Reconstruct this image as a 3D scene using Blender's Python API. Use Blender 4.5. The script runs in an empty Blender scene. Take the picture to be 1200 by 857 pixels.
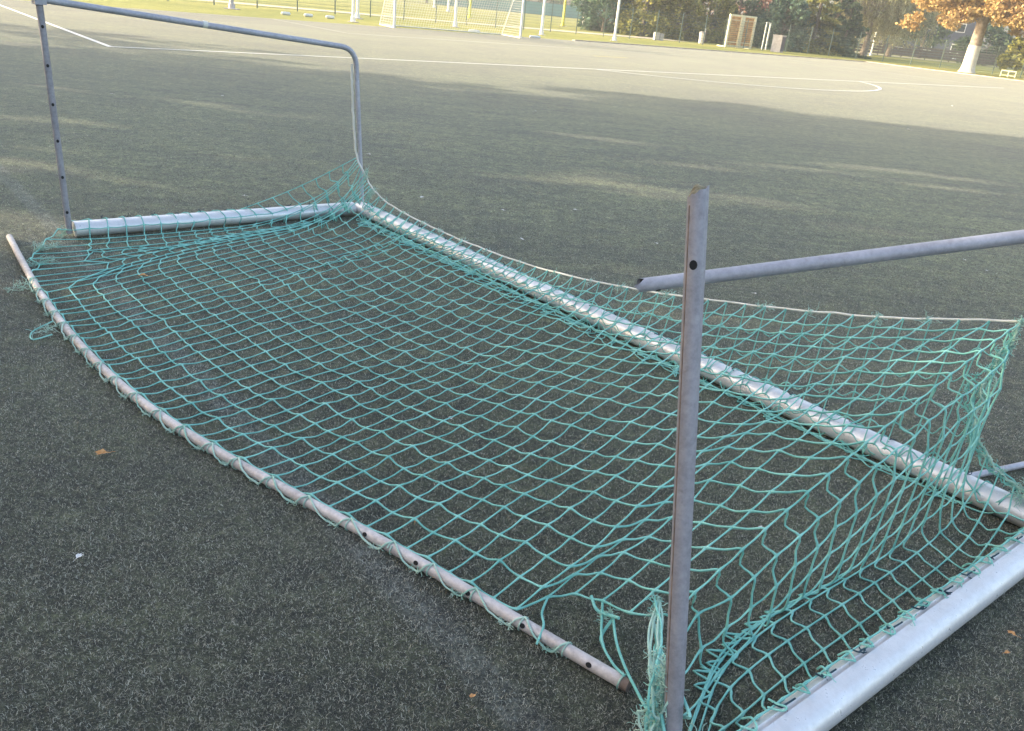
import bpy, math, random
import numpy as np
from mathutils import Vector, Matrix
from mathutils import noise as mnoise
R = math.radians
rng = np.random.default_rng(7)
random.seed(7)
col = bpy.context.scene.collection
scene = bpy.context.scene

# ---------------------------------------------------------------- camera
CAM_H = 1.66
cd = bpy.data.cameras.new('camera'); cam = bpy.data.objects.new('camera', cd); col.objects.link(cam)
cx = Vector((0.99474, 0.04125, 0.09379)); cy = Vector((-0.10246, 0.40051, 0.91054)); cz = Vector((0.0, -0.91536, 0.40263))
cz = cz.normalized(); cx = cy.cross(cz).normalized(); cy = cz.cross(cx).normalized()
M = Matrix.Identity(4)
for r in range(3):
    M[r][0] = cx[r]; M[r][1] = cy[r]; M[r][2] = cz[r]
M[2][3] = CAM_H
cam.matrix_world = M
cd.sensor_width = 36.0; cd.lens = 960/1200*36; cd.clip_start = 0.05; cd.clip_end = 2000
scene.camera = cam

# ---------------------------------------------------------------- light
SUN_AZ, SUN_EL = 273.0, 17.0          # clockwise from +Y (where the sun stands), height
w = bpy.data.worlds.new('World'); scene.world = w; w.use_nodes = True
nt = w.node_tree; bg = nt.nodes['Background']
sky = nt.nodes.new('ShaderNodeTexSky'); sky.sky_type = 'NISHITA'; sky.sun_disc = False
sky.sun_elevation = R(SUN_EL); sky.sun_rotation = R(SUN_AZ); sky.dust_density = 4.0; sky.ozone_density = 0.4; sky.air_density = 1.0
nt.links.new(sky.outputs[0], bg.inputs[0]); bg.inputs[1].default_value = 0.15
sl = bpy.data.lights.new('sun', 'SUN'); sl.energy = 2.4; sl.angle = R(0.55); sl.color = (1.0, 0.86, 0.62)
so = bpy.data.objects.new('sun', sl); col.objects.link(so)
sd = Vector((math.sin(R(SUN_AZ))*math.cos(R(SUN_EL)), math.cos(R(SUN_AZ))*math.cos(R(SUN_EL)), math.sin(R(SUN_EL))))
so.rotation_euler = sd.to_track_quat('Z', 'Y').to_euler(); so.location = (0, 0, 30)
vs = scene.view_settings
vs.view_transform = 'Standard'; vs.look = 'None'; vs.gamma = 1; vs.use_curve_mapping = False; vs.exposure = 2.0
scene.cycles.max_bounces = 6; scene.cycles.transparent_max_bounces = 12

# ---------------------------------------------------------------- helpers
def tag(o, label=None, cat=None, group=None, kind=None):
    if label: o['label'] = label
    if cat: o['category'] = cat
    if group: o['group'] = group
    if kind: o['kind'] = kind
    return o
def empty(name, loc=(0, 0, 0), rz=0):
    o = bpy.data.objects.new(name, None); col.objects.link(o); o.location = loc; o.rotation_euler.z = rz
    o.empty_display_size = 0.2
    return o
class MB:
    """collects faces (numpy) and builds one mesh"""
    def __init__(s): s.v = []; s.f = []; s.n = 0; s.mi = []
    def add(s, V, F, mi=0):
        V = np.asarray(V, float); s.v.append(V)
        for f in F: s.f.append([i + s.n for i in f])
        s.mi += [mi]*len(F); s.n += len(V)
    def box(s, c, size, rot=None, mi=0, bev=0):
        hx, hy, hz = [d/2 for d in size]
        P = np.array([(x, y, z) for z in (-hz, hz) for y in (-hy, hy) for x in (-hx, hx)])
        if rot is not None: P = P @ np.array(rot).T
        P = P + np.array(c)
        s.add(P, [(0, 2, 3, 1), (4, 5, 7, 6), (0, 1, 5, 4), (2, 6, 7, 3), (0, 4, 6, 2), (1, 3, 7, 5)], mi)
    def tube(s, pts, r, n=10, cap=True, prof=None, up=None, mi=0):
        """sweep; r scalar or list; prof: list of 2D offsets (side, up) replaces circle"""
        P = np.asarray(pts, float); m = len(P)
        T = np.gradient(P, axis=0) if m > 2 else np.repeat((P[1]-P[0])[None], m, 0)
        T /= (np.linalg.norm(T, axis=1)[:, None] + 1e-12)
        rr = np.broadcast_to(np.asarray(r, float), (m,))
        u0 = np.array(up if up is not None else (0, 0, 1.0), float)
        if abs(T[0] @ u0) > 0.95: u0 = np.array((1.0, 0, 0))
        V = []
        a = None
        for k in range(m):
            if a is None or up is not None: a = np.cross(T[k], u0)
            else: a = a - T[k]*(a @ T[k])
            na = np.linalg.norm(a)
            a = a/na if na > 1e-9 else np.cross(T[k], (1, 0, 0))
            b = np.cross(a, T[k])
            if prof is None:
                for q in range(n):
                    t = 2*math.pi*q/n
                    V.append(P[k] + rr[k]*(a*math.cos(t) + b*math.sin(t)))
            else:
                for (x, y) in prof: V.append(P[k] + a*x*rr[k] + b*y*rr[k])
        if prof is not None: n = len(prof)
        F = []
        for k in range(m-1):
            for q in range(n):
                q2 = (q+1) % n
                F.append((k*n+q, k*n+q2, (k+1)*n+q2, (k+1)*n+q))
        if cap: F.append(tuple(range(n-1, -1, -1))); F.append(tuple((m-1)*n+q for q in range(n)))
        s.add(V, F, mi)
    def build(s, name, mat, parent=None, smooth=True, loc=None):
        V = np.concatenate(s.v) if s.v else np.zeros((0, 3))
        if loc is not None: V = V - np.array(loc)
        me = bpy.data.meshes.new(name)
        me.from_pydata(V.tolist(), [], s.f)
        mats = mat if isinstance(mat, (list, tuple)) else [mat]
        for m_ in mats: me.materials.append(m_)
        if len(mats) > 1: me.polygons.foreach_set('material_index', s.mi)
        if smooth:
            me.polygons.foreach_set('use_smooth', [True]*len(me.polygons))
            try: me.set_sharp_from_angle(angle=R(40))
            except Exception: pass
        me.update()
        o = bpy.data.objects.new(name, me); col.objects.link(o)
        if loc is not None: o.location = loc
        if parent is not None: o.parent = parent
        return o
def fast_mesh(name, V, Q, mat, parent=None, nper=4, attr=None, smooth=False):
    """big mesh of n-gons from numpy arrays"""
    me = bpy.data.meshes.new(name)
    me.vertices.add(len(V)); me.vertices.foreach_set('co', np.asarray(V, np.float32).ravel())
    nf = len(Q); me.loops.add(nf*nper); me.loops.foreach_set('vertex_index', np.asarray(Q, np.int32).ravel())
    me.polygons.add(nf); me.polygons.foreach_set('loop_start', np.arange(0, nf*nper, nper, dtype=np.int32))
    me.polygons.foreach_set('loop_total', np.full(nf, nper, np.int32))
    if smooth: me.polygons.foreach_set('use_smooth', np.ones(nf, bool))
    me.update(calc_edges=True)
    if attr is not None:
        a = me.attributes.new('tone', 'FLOAT', 'POINT'); a.data.foreach_set('value', np.asarray(attr, np.float32))
    me.materials.append(mat)
    o = bpy.data.objects.new(name, me); col.objects.link(o)
    if parent is not None: o.parent = parent
    return o
def new_mat(name):
    m = bpy.data.materials.new(name); m.use_nodes = True
    n = m.node_tree; return m, n, n.nodes['Principled BSDF']
def ramp(n, stops, interp='LINEAR'):
    r = n.nodes.new('ShaderNodeValToRGB'); r.color_ramp.interpolation = interp
    e = r.color_ramp.elements
    while len(e) < len(stops): e.new(0.5)
    for k, (p, c) in enumerate(stops):
        e[k].position = p; e[k].color = (*c, 1) if len(c) == 3 else c
    return r
def noise(n, scale, detail=4, rough=0.55, coord='Object', vec=None, dist=0):
    t = n.nodes.new('ShaderNodeTexNoise'); t.inputs['Scale'].default_value = scale
    t.inputs['Detail'].default_value = detail; t.inputs['Roughness'].default_value = rough
    t.inputs['Distortion'].default_value = dist
    if vec is None:
        c = n.nodes.new('ShaderNodeTexCoord'); vec = c.outputs[coord]
    n.links.new(vec, t.inputs['Vector']); return t
def mathn(n, op, a, b=None, clamp=False):
    m = n.nodes.new('ShaderNodeMath'); m.operation = op; m.use_clamp = clamp
    for k, x in enumerate((a, b)):
        if x is None: continue
        if isinstance(x, (int, float)): m.inputs[k].default_value = x
        else: n.links.new(x, m.inputs[k])
    return m.outputs[0]
def mixc(n, f, a, b, mode='MIX'):
    m = n.nodes.new('ShaderNodeMix'); m.data_type = 'RGBA'; m.blend_type = mode
    if isinstance(f, (int, float)): m.inputs[0].default_value = f
    else: n.links.new(f, m.inputs[0])
    for idx, x in ((6, a), (7, b)):
        if isinstance(x, tuple): m.inputs[idx].default_value = (*x, 1)
        else: n.links.new(x, m.inputs[idx])
    return m.outputs[2]
def simple(name, c1, c2=None, scale=8, rough=0.6, metal=0.0, bump=0.0, bscale=60, detail=5, spec=0.5, stops=(0.35, 0.65)):
    m, n, p = new_mat(name)
    if c2 is None: p.inputs['Base Color'].default_value = (*c1, 1)
    else:
        t = noise(n, scale, detail); r = ramp(n, [(stops[0], c1), (stops[1], c2)])
        n.links.new(t.outputs[0], r.inputs[0]); n.links.new(r.outputs[0], p.inputs['Base Color'])
    p.inputs['Roughness'].default_value = rough; p.inputs['Metallic'].default_value = metal
    p.inputs['Specular IOR Level'].default_value = spec
    if bump:
        t = noise(n, bscale, 4); b = n.nodes.new('ShaderNodeBump'); b.inputs['Strength'].default_value = bump
        b.inputs['Distance'].default_value = 0.01
        n.links.new(t.outputs[0], b.inputs['Height']); n.links.new(b.outputs[0], p.inputs['Normal'])
    return m
def leafmat(name, stops, scale=0.6, rough=0.7, trans=0.25):
    """colour per leaf from the 'tone' attribute plus slow noise"""
    m, n, p = new_mat(name)
    a = n.nodes.new('ShaderNodeAttribute'); a.attribute_name = 'tone'
    t = noise(n, scale, 3)
    f = mathn(n, 'ADD', mathn(n, 'MULTIPLY', a.outputs['Fac'], 0.6), mathn(n, 'MULTIPLY', t.outputs[0], 0.4))
    r = ramp(n, stops); n.links.new(f, r.inputs[0]); n.links.new(r.outputs[0], p.inputs['Base Color'])
    p.inputs['Roughness'].default_value = rough; p.inputs['Specular IOR Level'].default_value = 0.2
    tr = n.nodes.new('ShaderNodeBsdfTranslucent'); n.links.new(r.outputs[0], tr.inputs[0])
    mx = n.nodes.new('ShaderNodeMixShader'); mx.inputs[0].default_value = trans
    n.links.new(p.outputs[0], mx.inputs[1]); n.links.new(tr.outputs[0], mx.inputs[2])
    n.links.new(mx.outputs[0], n.nodes['Material Output'].inputs[0])
    return m

# ---------------------------------------------------------------- places (metres)
FO = np.array([-9.3, 18.5]); FA = np.array([math.sin(R(50)), math.cos(R(50))]); FP = np.array([-math.cos(R(50)), math.sin(R(50))])
def fld(a, p, z=0.0):                 # pitch frame: a along the goal line, p towards it
    q = FO + FA*a + FP*p; return (q[0], q[1], z)
G0 = np.array([-1.333, 6.460]); GU = np.array([0.67013, -0.74224]); GV = np.array([-0.74224, -0.67013])
def gf(u, v, z):                      # frame of the overturned goal: u along the crossbar, v towards the post feet
    q = G0 + GU*u + GV*v; return np.array([q[0], q[1], z])

# ---------------------------------------------------------------- ground
def ground_mat():
    m, n, p = new_mat('lawn')
    t1 = noise(n, 0.12, 4); t2 = noise(n, 2.5, 6, 0.7); t3 = noise(n, 14, 3)
    f = mathn(n, 'ADD', mathn(n, 'MULTIPLY', t1.outputs[0], 0.5), mathn(n, 'MULTIPLY', t2.outputs[0], 0.5))
    r = ramp(n, [(0.35, (0.13, 0.16, 0.03)), (0.5, (0.26, 0.26, 0.05)), (0.65, (0.40, 0.36, 0.10))])
    n.links.new(f, r.inputs[0]); c = mixc(n, 0.25, r.outputs[0], t3.outputs[0], 'OVERLAY')
    n.links.new(c, p.inputs['Base Color']); p.inputs['Roughness'].default_value = 0.9
    b = n.nodes.new('ShaderNodeBump'); b.inputs['Distance'].default_value = 0.06; n.links.new(t3.outputs[0], b.inputs['Height'])
    n.links.new(b.outputs[0], p.inputs['Normal'])
    return m
me = MB(); me.add([(-900, -500, -0.008), (1100, -500, -0.008), (1100, 1500, -0.008), (-900, 1500, -0.008)], [(0, 1, 2, 3)])
tag(me.build('ground', ground_mat(), smooth=False), kind='structure')

def turf_mat():
    m, n, p = new_mat('artificial_turf')
    c = n.nodes.new('ShaderNodeTexCoord'); ob = c.outputs['Object']
    big = noise(n, 0.35, 4, 0.6, vec=ob); med = noise(n, 3.0, 5, 0.65, vec=ob); fine = noise(n, 170, 4, 0.85, vec=ob); fine2 = noise(n, 34, 8, 0.88, vec=ob); mids = noise(n, 9, 7, 0.86, vec=ob)
    # streaks brushed along the pitch
    mp = n.nodes.new('ShaderNodeMapping'); mp.inputs['Rotation'].default_value = (0, 0, R(-12)); mp.inputs['Scale'].default_value = (0.5, 4.0, 1)
    n.links.new(ob, mp.inputs[0]); st = noise(n, 0.8, 4, 0.6, vec=mp.outputs[0])
    f = mathn(n, 'ADD', mathn(n, 'MULTIPLY', fine.outputs[0], 0.35), mathn(n, 'ADD', mathn(n, 'MULTIPLY', fine2.outputs[0], 0.4), mathn(n, 'MULTIPLY', mids.outputs[0], 0.25)))
    r = ramp(n, [(0.44, (0.010, 0.011, 0.009)), (0.487, (0.058, 0.064, 0.034)), (0.528, (0.140, 0.153, 0.078)), (0.575, (0.36, 0.38, 0.22))])
    n.links.new(f, r.inputs[0])
    g = ramp(n, [(0.38, (0.55, 0.55, 0.62)), (0.62, (1.38, 1.38, 1.12))])
    f2 = mathn(n, 'ADD', mathn(n, 'MULTIPLY', big.outputs[0], 0.35), mathn(n, 'ADD', mathn(n, 'MULTIPLY', med.outputs[0], 0.35), mathn(n, 'MULTIPLY', st.outputs[0], 0.3)))
    n.links.new(f2, g.inputs[0])
    cc = mixc(n, 1.0, r.outputs[0], g.outputs[0], 'MULTIPLY')
    # black rubber infill shows between the fibres near the touchline; further out the matted pile covers it
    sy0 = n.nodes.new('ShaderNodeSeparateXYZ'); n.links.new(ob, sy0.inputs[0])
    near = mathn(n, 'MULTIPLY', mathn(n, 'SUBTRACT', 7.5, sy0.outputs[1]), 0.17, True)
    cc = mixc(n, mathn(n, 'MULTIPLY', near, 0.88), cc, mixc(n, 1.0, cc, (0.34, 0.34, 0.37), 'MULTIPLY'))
    # darker band in front of the far goal, fading out along the goal line
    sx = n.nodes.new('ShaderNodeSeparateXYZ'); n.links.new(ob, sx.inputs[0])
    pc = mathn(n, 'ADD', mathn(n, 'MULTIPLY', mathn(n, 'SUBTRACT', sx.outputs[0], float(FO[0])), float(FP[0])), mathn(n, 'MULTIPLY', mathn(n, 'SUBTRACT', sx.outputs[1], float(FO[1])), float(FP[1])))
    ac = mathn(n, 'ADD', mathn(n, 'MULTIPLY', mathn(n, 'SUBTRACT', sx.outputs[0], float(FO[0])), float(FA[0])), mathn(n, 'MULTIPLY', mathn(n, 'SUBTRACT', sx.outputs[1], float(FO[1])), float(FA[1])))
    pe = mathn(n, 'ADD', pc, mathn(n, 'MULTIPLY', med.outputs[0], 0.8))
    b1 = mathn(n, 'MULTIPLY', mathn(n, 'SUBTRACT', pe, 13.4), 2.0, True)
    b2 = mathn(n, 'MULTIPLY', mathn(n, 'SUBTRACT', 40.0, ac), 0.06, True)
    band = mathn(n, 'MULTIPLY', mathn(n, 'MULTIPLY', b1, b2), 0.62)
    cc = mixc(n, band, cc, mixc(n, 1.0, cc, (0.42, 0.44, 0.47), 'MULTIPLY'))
    # old chalk line, nearly worn away, along the near touchline
    wx = mathn(n, 'ADD', mathn(n, 'MULTIPLY', mathn(n, 'SUBTRACT', sx.outputs[0], -4.39), 0.7513), mathn(n, 'MULTIPLY', mathn(n, 'SUBTRACT', sx.outputs[1], 6.69), 0.6600))
    wd = mathn(n, 'ABSOLUTE', mathn(n, 'ADD', wx, mathn(n, 'MULTIPLY', mathn(n, 'SUBTRACT', med.outputs[0], 0.5), 0.08)))
    wl = mathn(n, 'MULTIPLY', mathn(n, 'SUBTRACT', 0.07, wd), 30, True)
    wl = mathn(n, 'MULTIPLY', wl, mathn(n, 'MULTIPLY', mathn(n, 'SUBTRACT', fine2.outputs[0], 0.42), 3.0, True))
    wl = mathn(n, 'MULTIPLY', wl, mathn(n, 'MULTIPLY', mathn(n, 'SUBTRACT', mids.outputs[0], 0.35), 2.4, True))
    cc = mixc(n, wl, cc, (0.30, 0.32, 0.38))
    n.links.new(cc, p.inputs['Base Color']); p.inputs['Roughness'].default_value = 0.75; p.inputs['Specular IOR Level'].default_value = 0.3
    p.inputs['Sheen Weight'].default_value = 0.15
    b = n.nodes.new('ShaderNodeBump'); b.inputs['Distance'].default_value = 0.012; b.inputs['Strength'].default_value = 0.9
    n.links.new(f, b.inputs['Height']); n.links.new(b.outputs[0], p.inputs['Normal'])
    return m
AEDGE, PEDGE = 62.0, 18.6
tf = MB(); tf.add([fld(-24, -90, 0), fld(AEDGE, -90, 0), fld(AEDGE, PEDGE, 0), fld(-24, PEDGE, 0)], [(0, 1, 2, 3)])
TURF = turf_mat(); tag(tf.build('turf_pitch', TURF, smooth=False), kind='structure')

line_m = simple('line_paint', (0.66, 0.66, 0.62), (0.84, 0.84, 0.79), 30, 0.8, detail=6, bump=0.5, bscale=200)
faint_m = simple('faded_line_paint', (0.34, 0.34, 0.30), (0.56, 0.55, 0.50), 9, 0.8, detail=6)
yellow_m = simple('yellow_line_paint', (0.5, 0.42, 0.12), (0.55, 0.48, 0.2), 9, 0.8)
def strip(name, pts, wd, mat, z=0.004, closed=False):
    P = np.array(pts, float)[:, :2]; T = np.gradient(P, axis=0); T /= np.linalg.norm(T, axis=1)[:, None]
    N = np.stack([-T[:, 1], T[:, 0]], 1)*wd/2
    m = len(P); V = [(*(P[k]+N[k]), z) for k in range(m)] + [(*(P[k]-N[k]), z) for k in range(m)]
    b = MB(); b.add(V, [(k, k+1, m+k+1, m+k) for k in range(m-1)])
    o = b.build(name, mat, smooth=False); tag(o, kind='structure'); return o
strip('box_line', [fld(-0.06, 0), fld(44.2, 0)], 0.12, line_m)
strip('box_side_line', [fld(0, 0.06), fld(0, 18)], 0.12, line_m)
strip('far_box_side_line', [fld(44.2, 0.06), fld(44.2, 18)], 0.12, faint_m)
cA, rA = 22.0, 9.6
arc = []
for t in np.linspace(-54.3, 54.3, 60): arc.append(fld(cA + rA*math.sin(R(t)), 5.6 - rA*math.cos(R(t))))
strip('box_arc_line', arc, 0.12, line_m, z=0.008)
strip('goal_line', [fld(-22, 18), fld(60, 18)], 0.12, faint_m, z=0.012)
strip('small_box_line', [fld(11.2, 10.8), fld(32, 10.8)], 0.12, faint_m)
strip('small_box_side_line', [fld(11.2, 10.86), fld(11.2, 18)], 0.12, faint_m, z=0.008)
strip('penalty_mark', [fld(20.0, 6.2), fld(22.0, 6.2)], 0.14, yellow_m)
kerb_m = simple('kerb_concrete', (0.34, 0.28, 0.24), (0.5, 0.42, 0.36), 3, 0.85, bump=0.3)
kb = MB()
def slab(b, P0, P1, wd, z0, z1):
    P0 = np.array(P0[:2]); P1 = np.array(P1[:2]); T = (P1-P0)/np.linalg.norm(P1-P0); N = np.array([-T[1], T[0]])*wd/2
    V = [(*q, z) for z in (z0, z1) for q in (P0+N, P0-N, P1-N, P1+N)]
    b.add(V, [(3, 2, 1, 0), (4, 5, 6, 7), (0, 1, 5, 4), (1, 2, 6, 5), (2, 3, 7, 6), (3, 0, 4, 7)])
slab(kb, fld(AEDGE+0.25, -60), fld(AEDGE+0.25, PEDGE), 0.5, -0.1, 0.06)
slab(kb, fld(30, PEDGE+0.12), fld(AEDGE, PEDGE+0.12), 0.24, -0.1, 0.05)
tag(kb.build('kerb', kerb_m, smooth=False), kind='structure')
path_m = simple('sand_path', (0.42, 0.36, 0.26), (0.58, 0.52, 0.40), 4, 0.9)
strip('path', [fld(-30, 44), fld(0, 40), fld(14, 37.5), fld(30, 35.0), fld(46, 34), fld(56, 34)], 3.4, path_m, z=0.0)
strip('far_path', [fld(84, 70), fld(120, 30), fld(160, -10)], 7, path_m, z=0.0)

# ---------------------------------------------------------------- metals and twine
def alu_mat(name, c1, c2, metal=0.35, rough=0.34):
    m, n, p = new_mat(name)
    t = noise(n, 5, 6, 0.65); t2 = noise(n, 55, 5, 0.7)
    f = mathn(n, 'ADD', mathn(n, 'MULTIPLY', t.outputs[0], 0.6), mathn(n, 'MULTIPLY', t2.outputs[0], 0.4))
    t3 = noise(n, 3.0, 8, 0.8, dist=1.5)
    r = ramp(n, [(0.24, tuple(x*0.5 for x in c1)), (0.36, c1), (0.62, c2)])
    n.links.new(f, r.inputs[0])
    gr = ramp(n, [(0.60, (1, 1, 1)), (0.70, (0.62, 0.58, 0.53))]); n.links.new(t3.outputs[0], gr.inputs[0])
    n.links.new(mixc(n, 0.8, r.outputs[0], gr.outputs[0], 'MULTIPLY'), p.inputs['Base Color'])
    rr = ramp(n, [(0.3, (rough+0.2,)*3), (0.7, (rough-0.06,)*3)]); n.links.new(t2.outputs[0], rr.inputs[0]); n.links.new(rr.outputs[0], p.inputs['Roughness'])
    p.inputs['Metallic'].default_value = metal
    b = n.nodes.new('ShaderNodeBump'); b.inputs['Distance'].default_value = 0.002; b.inputs['Strength'].default_value = 0.25
    n.links.new(t2.outputs[0], b.inputs['Height']); n.links.new(b.outputs[0], p.inputs['Normal'])
    return m
ALU = alu_mat('silver_aluminium', (0.62, 0.60, 0.60), (0.75, 0.73, 0.735), 0.38, 0.30)
GALV = alu_mat('galvanised_steel', (0.33, 0.32, 0.355), (0.50, 0.485, 0.53), 0.3, 0.48)
GALV2 = alu_mat('weathered_galvanised_steel', (0.26, 0.245, 0.265), (0.40, 0.38, 0.41), 0.35, 0.55)
PINKT = alu_mat('dull_bare_steel', (0.38, 0.33, 0.315), (0.66, 0.60, 0.58), 0.25, 0.5)
RUST = simple('rusty_steel', (0.12, 0.085, 0.07), (0.28, 0.20, 0.16), 30, 0.85)
HOLE = simple('hole_shadow', (0.012, 0.012, 0.013), rough=0.9)
PLUG = simple('packed_dirt', (0.16, 0.13, 0.08), (0.35, 0.32, 0.22), 60, 0.95, bump=0.8, bscale=120)
def twine(name, c1, c2):
    m, n, p = new_mat(name)
    t = noise(n, 9, 4, 0.6); t2 = noise(n, 350, 3, 0.7)
    f = mathn(n, 'ADD', mathn(n, 'MULTIPLY', t.outputs[0], 0.6), mathn(n, 'MULTIPLY', t2.outputs[0], 0.4))
    r = ramp(n, [(0.38, c1), (0.62, c2)]); n.links.new(f, r.inputs[0]); n.links.new(r.outputs[0], p.inputs['Base Color'])
    p.inputs['Roughness'].default_value = 0.65; p.inputs['Specular IOR Level'].default_value = 0.3
    b = n.nodes.new('ShaderNodeBump'); b.inputs['Distance'].default_value = 0.002; b.inputs['Strength'].default_value = 0.6
    n.links.new(t2.outputs[0], b.inputs['Height']); n.links.new(b.outputs[0], p.inputs['Normal'])
    return m
NET_A = twine('teal_twine', (0.15, 0.43, 0.38), (0.31, 0.65, 0.58))
FRAY = twine('faded_twine', (0.26, 0.46, 0.38), (0.52, 0.66, 0.56))
CREAM = twine('cream_rope', (0.62, 0.60, 0.53), (0.82, 0.80, 0.74))
DARKT = twine('dark_blue_twine', (0.01, 0.03, 0.05), (0.03, 0.07, 0.10))

# ---------------------------------------------------------------- overturned goal
def oval_profile(groove_deg, w=0.060, h=0.050, n=72, flip=1):
    P = []
    for k in range(n):
        t = 360.0*k/n
        d = (t - groove_deg + 180) % 360 - 180
        s = 1.0
        if abs(d) < 5: s = 0.76
        elif 5 <= abs(d) < 12: s = 1.03
        elif 13 <= d < 40: s = 0.985
        P.append((flip*w*math.cos(R(t))*s, h*math.sin(R(t))*s))
    return P if flip > 0 else P[::-1]
goal = empty('overturned_goal', gf(2.5, 0.9, 0))
tag(goal, 'silver football goal frame tipped face down on the turf, its green net still on it', 'football goal')
def gp(mb, name, mat):                                    # build as part of the goal
    o = mb.build(name, mat); o.parent = goal; o.matrix_parent_inverse = goal.matrix_basis.inverted() if False else Matrix.Translation(-Vector(goal.location)); return o
def lin(a, b, n): return [np.array(a)*(1-t)+np.array(b)*t for t in np.linspace(0, 1, n)]
b = MB(); b.tube(lin(gf(-0.01, 0, 0.052), gf(5.06, 0.0, 0.052), 14), 1.0, prof=oval_profile(118), up=(0, 0, 1)); 
gp(b, 'crossbar', ALU)
b = MB(); b.tube(lin(gf(-0.01, 0.065, 0.053), gf(-0.075, 2.08, 0.053), 10), 1.0, prof=oval_profile(66), up=(0, 0, 1)); o = gp(b, 'post', ALU)
PR0, PR1 = gf(5.125, -0.07, 0.053), gf(5.045, 2.10, 0.053)
b = MB(); b.tube(lin(PR0, PR1, 10), 1.0, prof=oval_profile(72), up=(0, 0, 1)); gp(b, 'post', ALU)
# side tubes standing up from the post feet
PB, PT = gf(4.964, 2.050, 0.03), np.array([0.355, 1.755, 1.335])
def holes(mb, P0, P1, ts, toward, rad, r=0.0075):
    P0 = np.array(P0); P1 = np.array(P1); T = (P1-P0)/np.linalg.norm(P1-P0)
    for t in ts:
        c = P0 + (P1-P0)*t; d = np.array(toward) - c; d -= T*(d @ T); d /= np.linalg.norm(d); s = np.cross(T, d)
        V = [c + d*(rad+0.0012) + T*r*1.25*math.cos(q) + s*r*math.sin(q) for q in np.linspace(0, 2*math.pi, 12, endpoint=False)]
        V += [c + d*(rad-0.006) + T*r*1.25*math.cos(q) + s*r*math.sin(q) for q in np.linspace(0, 2*math.pi, 12, endpoint=False)]
        mb.add(V, [tuple(range(12))] + [(k, (k+1) % 12, 12+(k+1) % 12, 12+k) for k in range(12)])
camP = np.array([0, 0, CAM_H])
tube_prof = []
for k in range(24):
    t = 2*math.pi*k/24; s = 1.0
    if 13 <= k <= 14: s = 0.93
    if k in (12, 15): s = 1.02
    tube_prof.append((s*math.cos(t), s*math.sin(t)))
b = MB(); b.tube(lin(PB, PT, 8), 0.0225, prof=tube_prof, up=(0.3, 1, 0), cap=False)
# ragged slanted cut at the top: lift one side of the last ring
V = b.v[-1]; top = V[-24:]; cc = top.mean(0)
ax_ = (PT-PB)/np.linalg.norm(PT-PB); right_ = np.array([1.0, 0.1, 0])
for k in range(24):
    V[len(V)-24+k] = top[k] + ax_*(((top[k]-cc) @ right_)*0.55 + random.uniform(-0.003, 0.003))
o = gp(b, 'side_tube', GALV2); tag(o, 'broken upright tube with slanted open end and seam')
rp = o
b = MB(); b.tube([PT-ax_*0.10, PT-ax_*0.012, PT+ax_*0.004, PT+ax_*0.012+np.array([-0.006, 0, 0])], [0.02, 0.02, 0.015, 0.004], 12); gp(b, 'tube_plug', PLUG)
b = MB(); holes(b, PB, PT, [0.885], camP + np.array([-0.25, 0, 0]), 0.0225, 0.0085); gp(b, 'tube_hole', HOLE)
# brown rusty seam strip on the near face
b = MB(); sdir = (np.array([-0.9, -0.55, 0])); sdir /= np.linalg.norm(sdir)
b.tube(lin(PB+sdir*0.0215, PT+sdir*0.0215-ax_*0.03, 12), 0.0022, 6); gp(b, 'weld_seam', RUST)
LB, LT = gf(-0.075, 2.11, 0.03), gf(-0.085, 2.115, 1.43)
b = MB(); b.tube(lin(LB, LT, 6), 0.0195, 18); gp(b, 'side_tube', GALV2)
for t_ in (0.10, 0.26, 0.42, 0.575, 0.735, 0.89):
    b = MB(); holes(b, LB, LT, [t_], camP + np.array([0.6, 0, 0]), 0.0195, 0.008); gp(b, 'tube_hole', HOLE)
b = MB(); b.box(LT+np.array([0, 0, 0.0]), (0.062, 0.062, 0.07), Matrix.Rotation(R(48), 3, 'Z')); gp(b, 'corner_bracket', GALV)
def bend(P0, Pm, P1, r=0.10, n=8):
    P0, Pm, P1 = map(np.array, (P0, Pm, P1)); d0 = (P0-Pm)/np.linalg.norm(P0-Pm); d1 = (P1-Pm)/np.linalg.norm(P1-Pm)
    A, B = Pm + d0*r, Pm + d1*r
    arc = [(1-t)**2*A + 2*t*(1-t)*Pm + t*t*B for t in np.linspace(0, 1, n)]
    return lin(P0, A, 6)[:-1] + arc + lin(B, P1, 6)[1:]
LK = gf(-0.175, -0.03, 1.235)
b = MB(); b.tube(bend(LT + np.array([0, 0, -0.005]), LK, gf(-0.03, -0.03, 0.09), 0.13), [0.020]*11+[0.0195, 0.019, 0.018, 0.017, 0.016, 0.0155, 0.015], 16); o = gp(b, 'back_stay', GALV); lst = o
tag(o, 'bent grey stay tube standing up at the far corner')
b = MB(); q = LT*0.55 + LK*0.45; q2 = LT*0.545 + LK*0.455; b.tube([q, q2, q2+(q2-q)*2], 0.0228, 16); gp(b, 'tape_ring', CREAM)
RE, RM = np.array([0.335, 2.26, 0.955]), np.array([1.95, 2.455, 1.285])
RC = gf(5.03, -0.06, 0.10)
b = MB(); b.tube(bend(RE, RM, RC, 0.14), 0.0205, 18, cap=False)
V = b.v[-1]
for k in range(18): V[k] = V[k] + (V[18]-V[0])/np.linalg.norm(V[18]-V[0])*((k % 5)*0.003 - 0.008*math.cos(k*0.7))
o = gp(b, 'back_stay', GALV); tag(o, 'loose bent stay tube with torn open end crossing behind the upright')
d_ = (RM-RE)/np.linalg.norm(RM-RE)
b = MB(); b.tube([RE+d_*0.012, RE+d_*0.06], 0.018, 12); gp(b, 'tube_mouth', HOLE)
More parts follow.
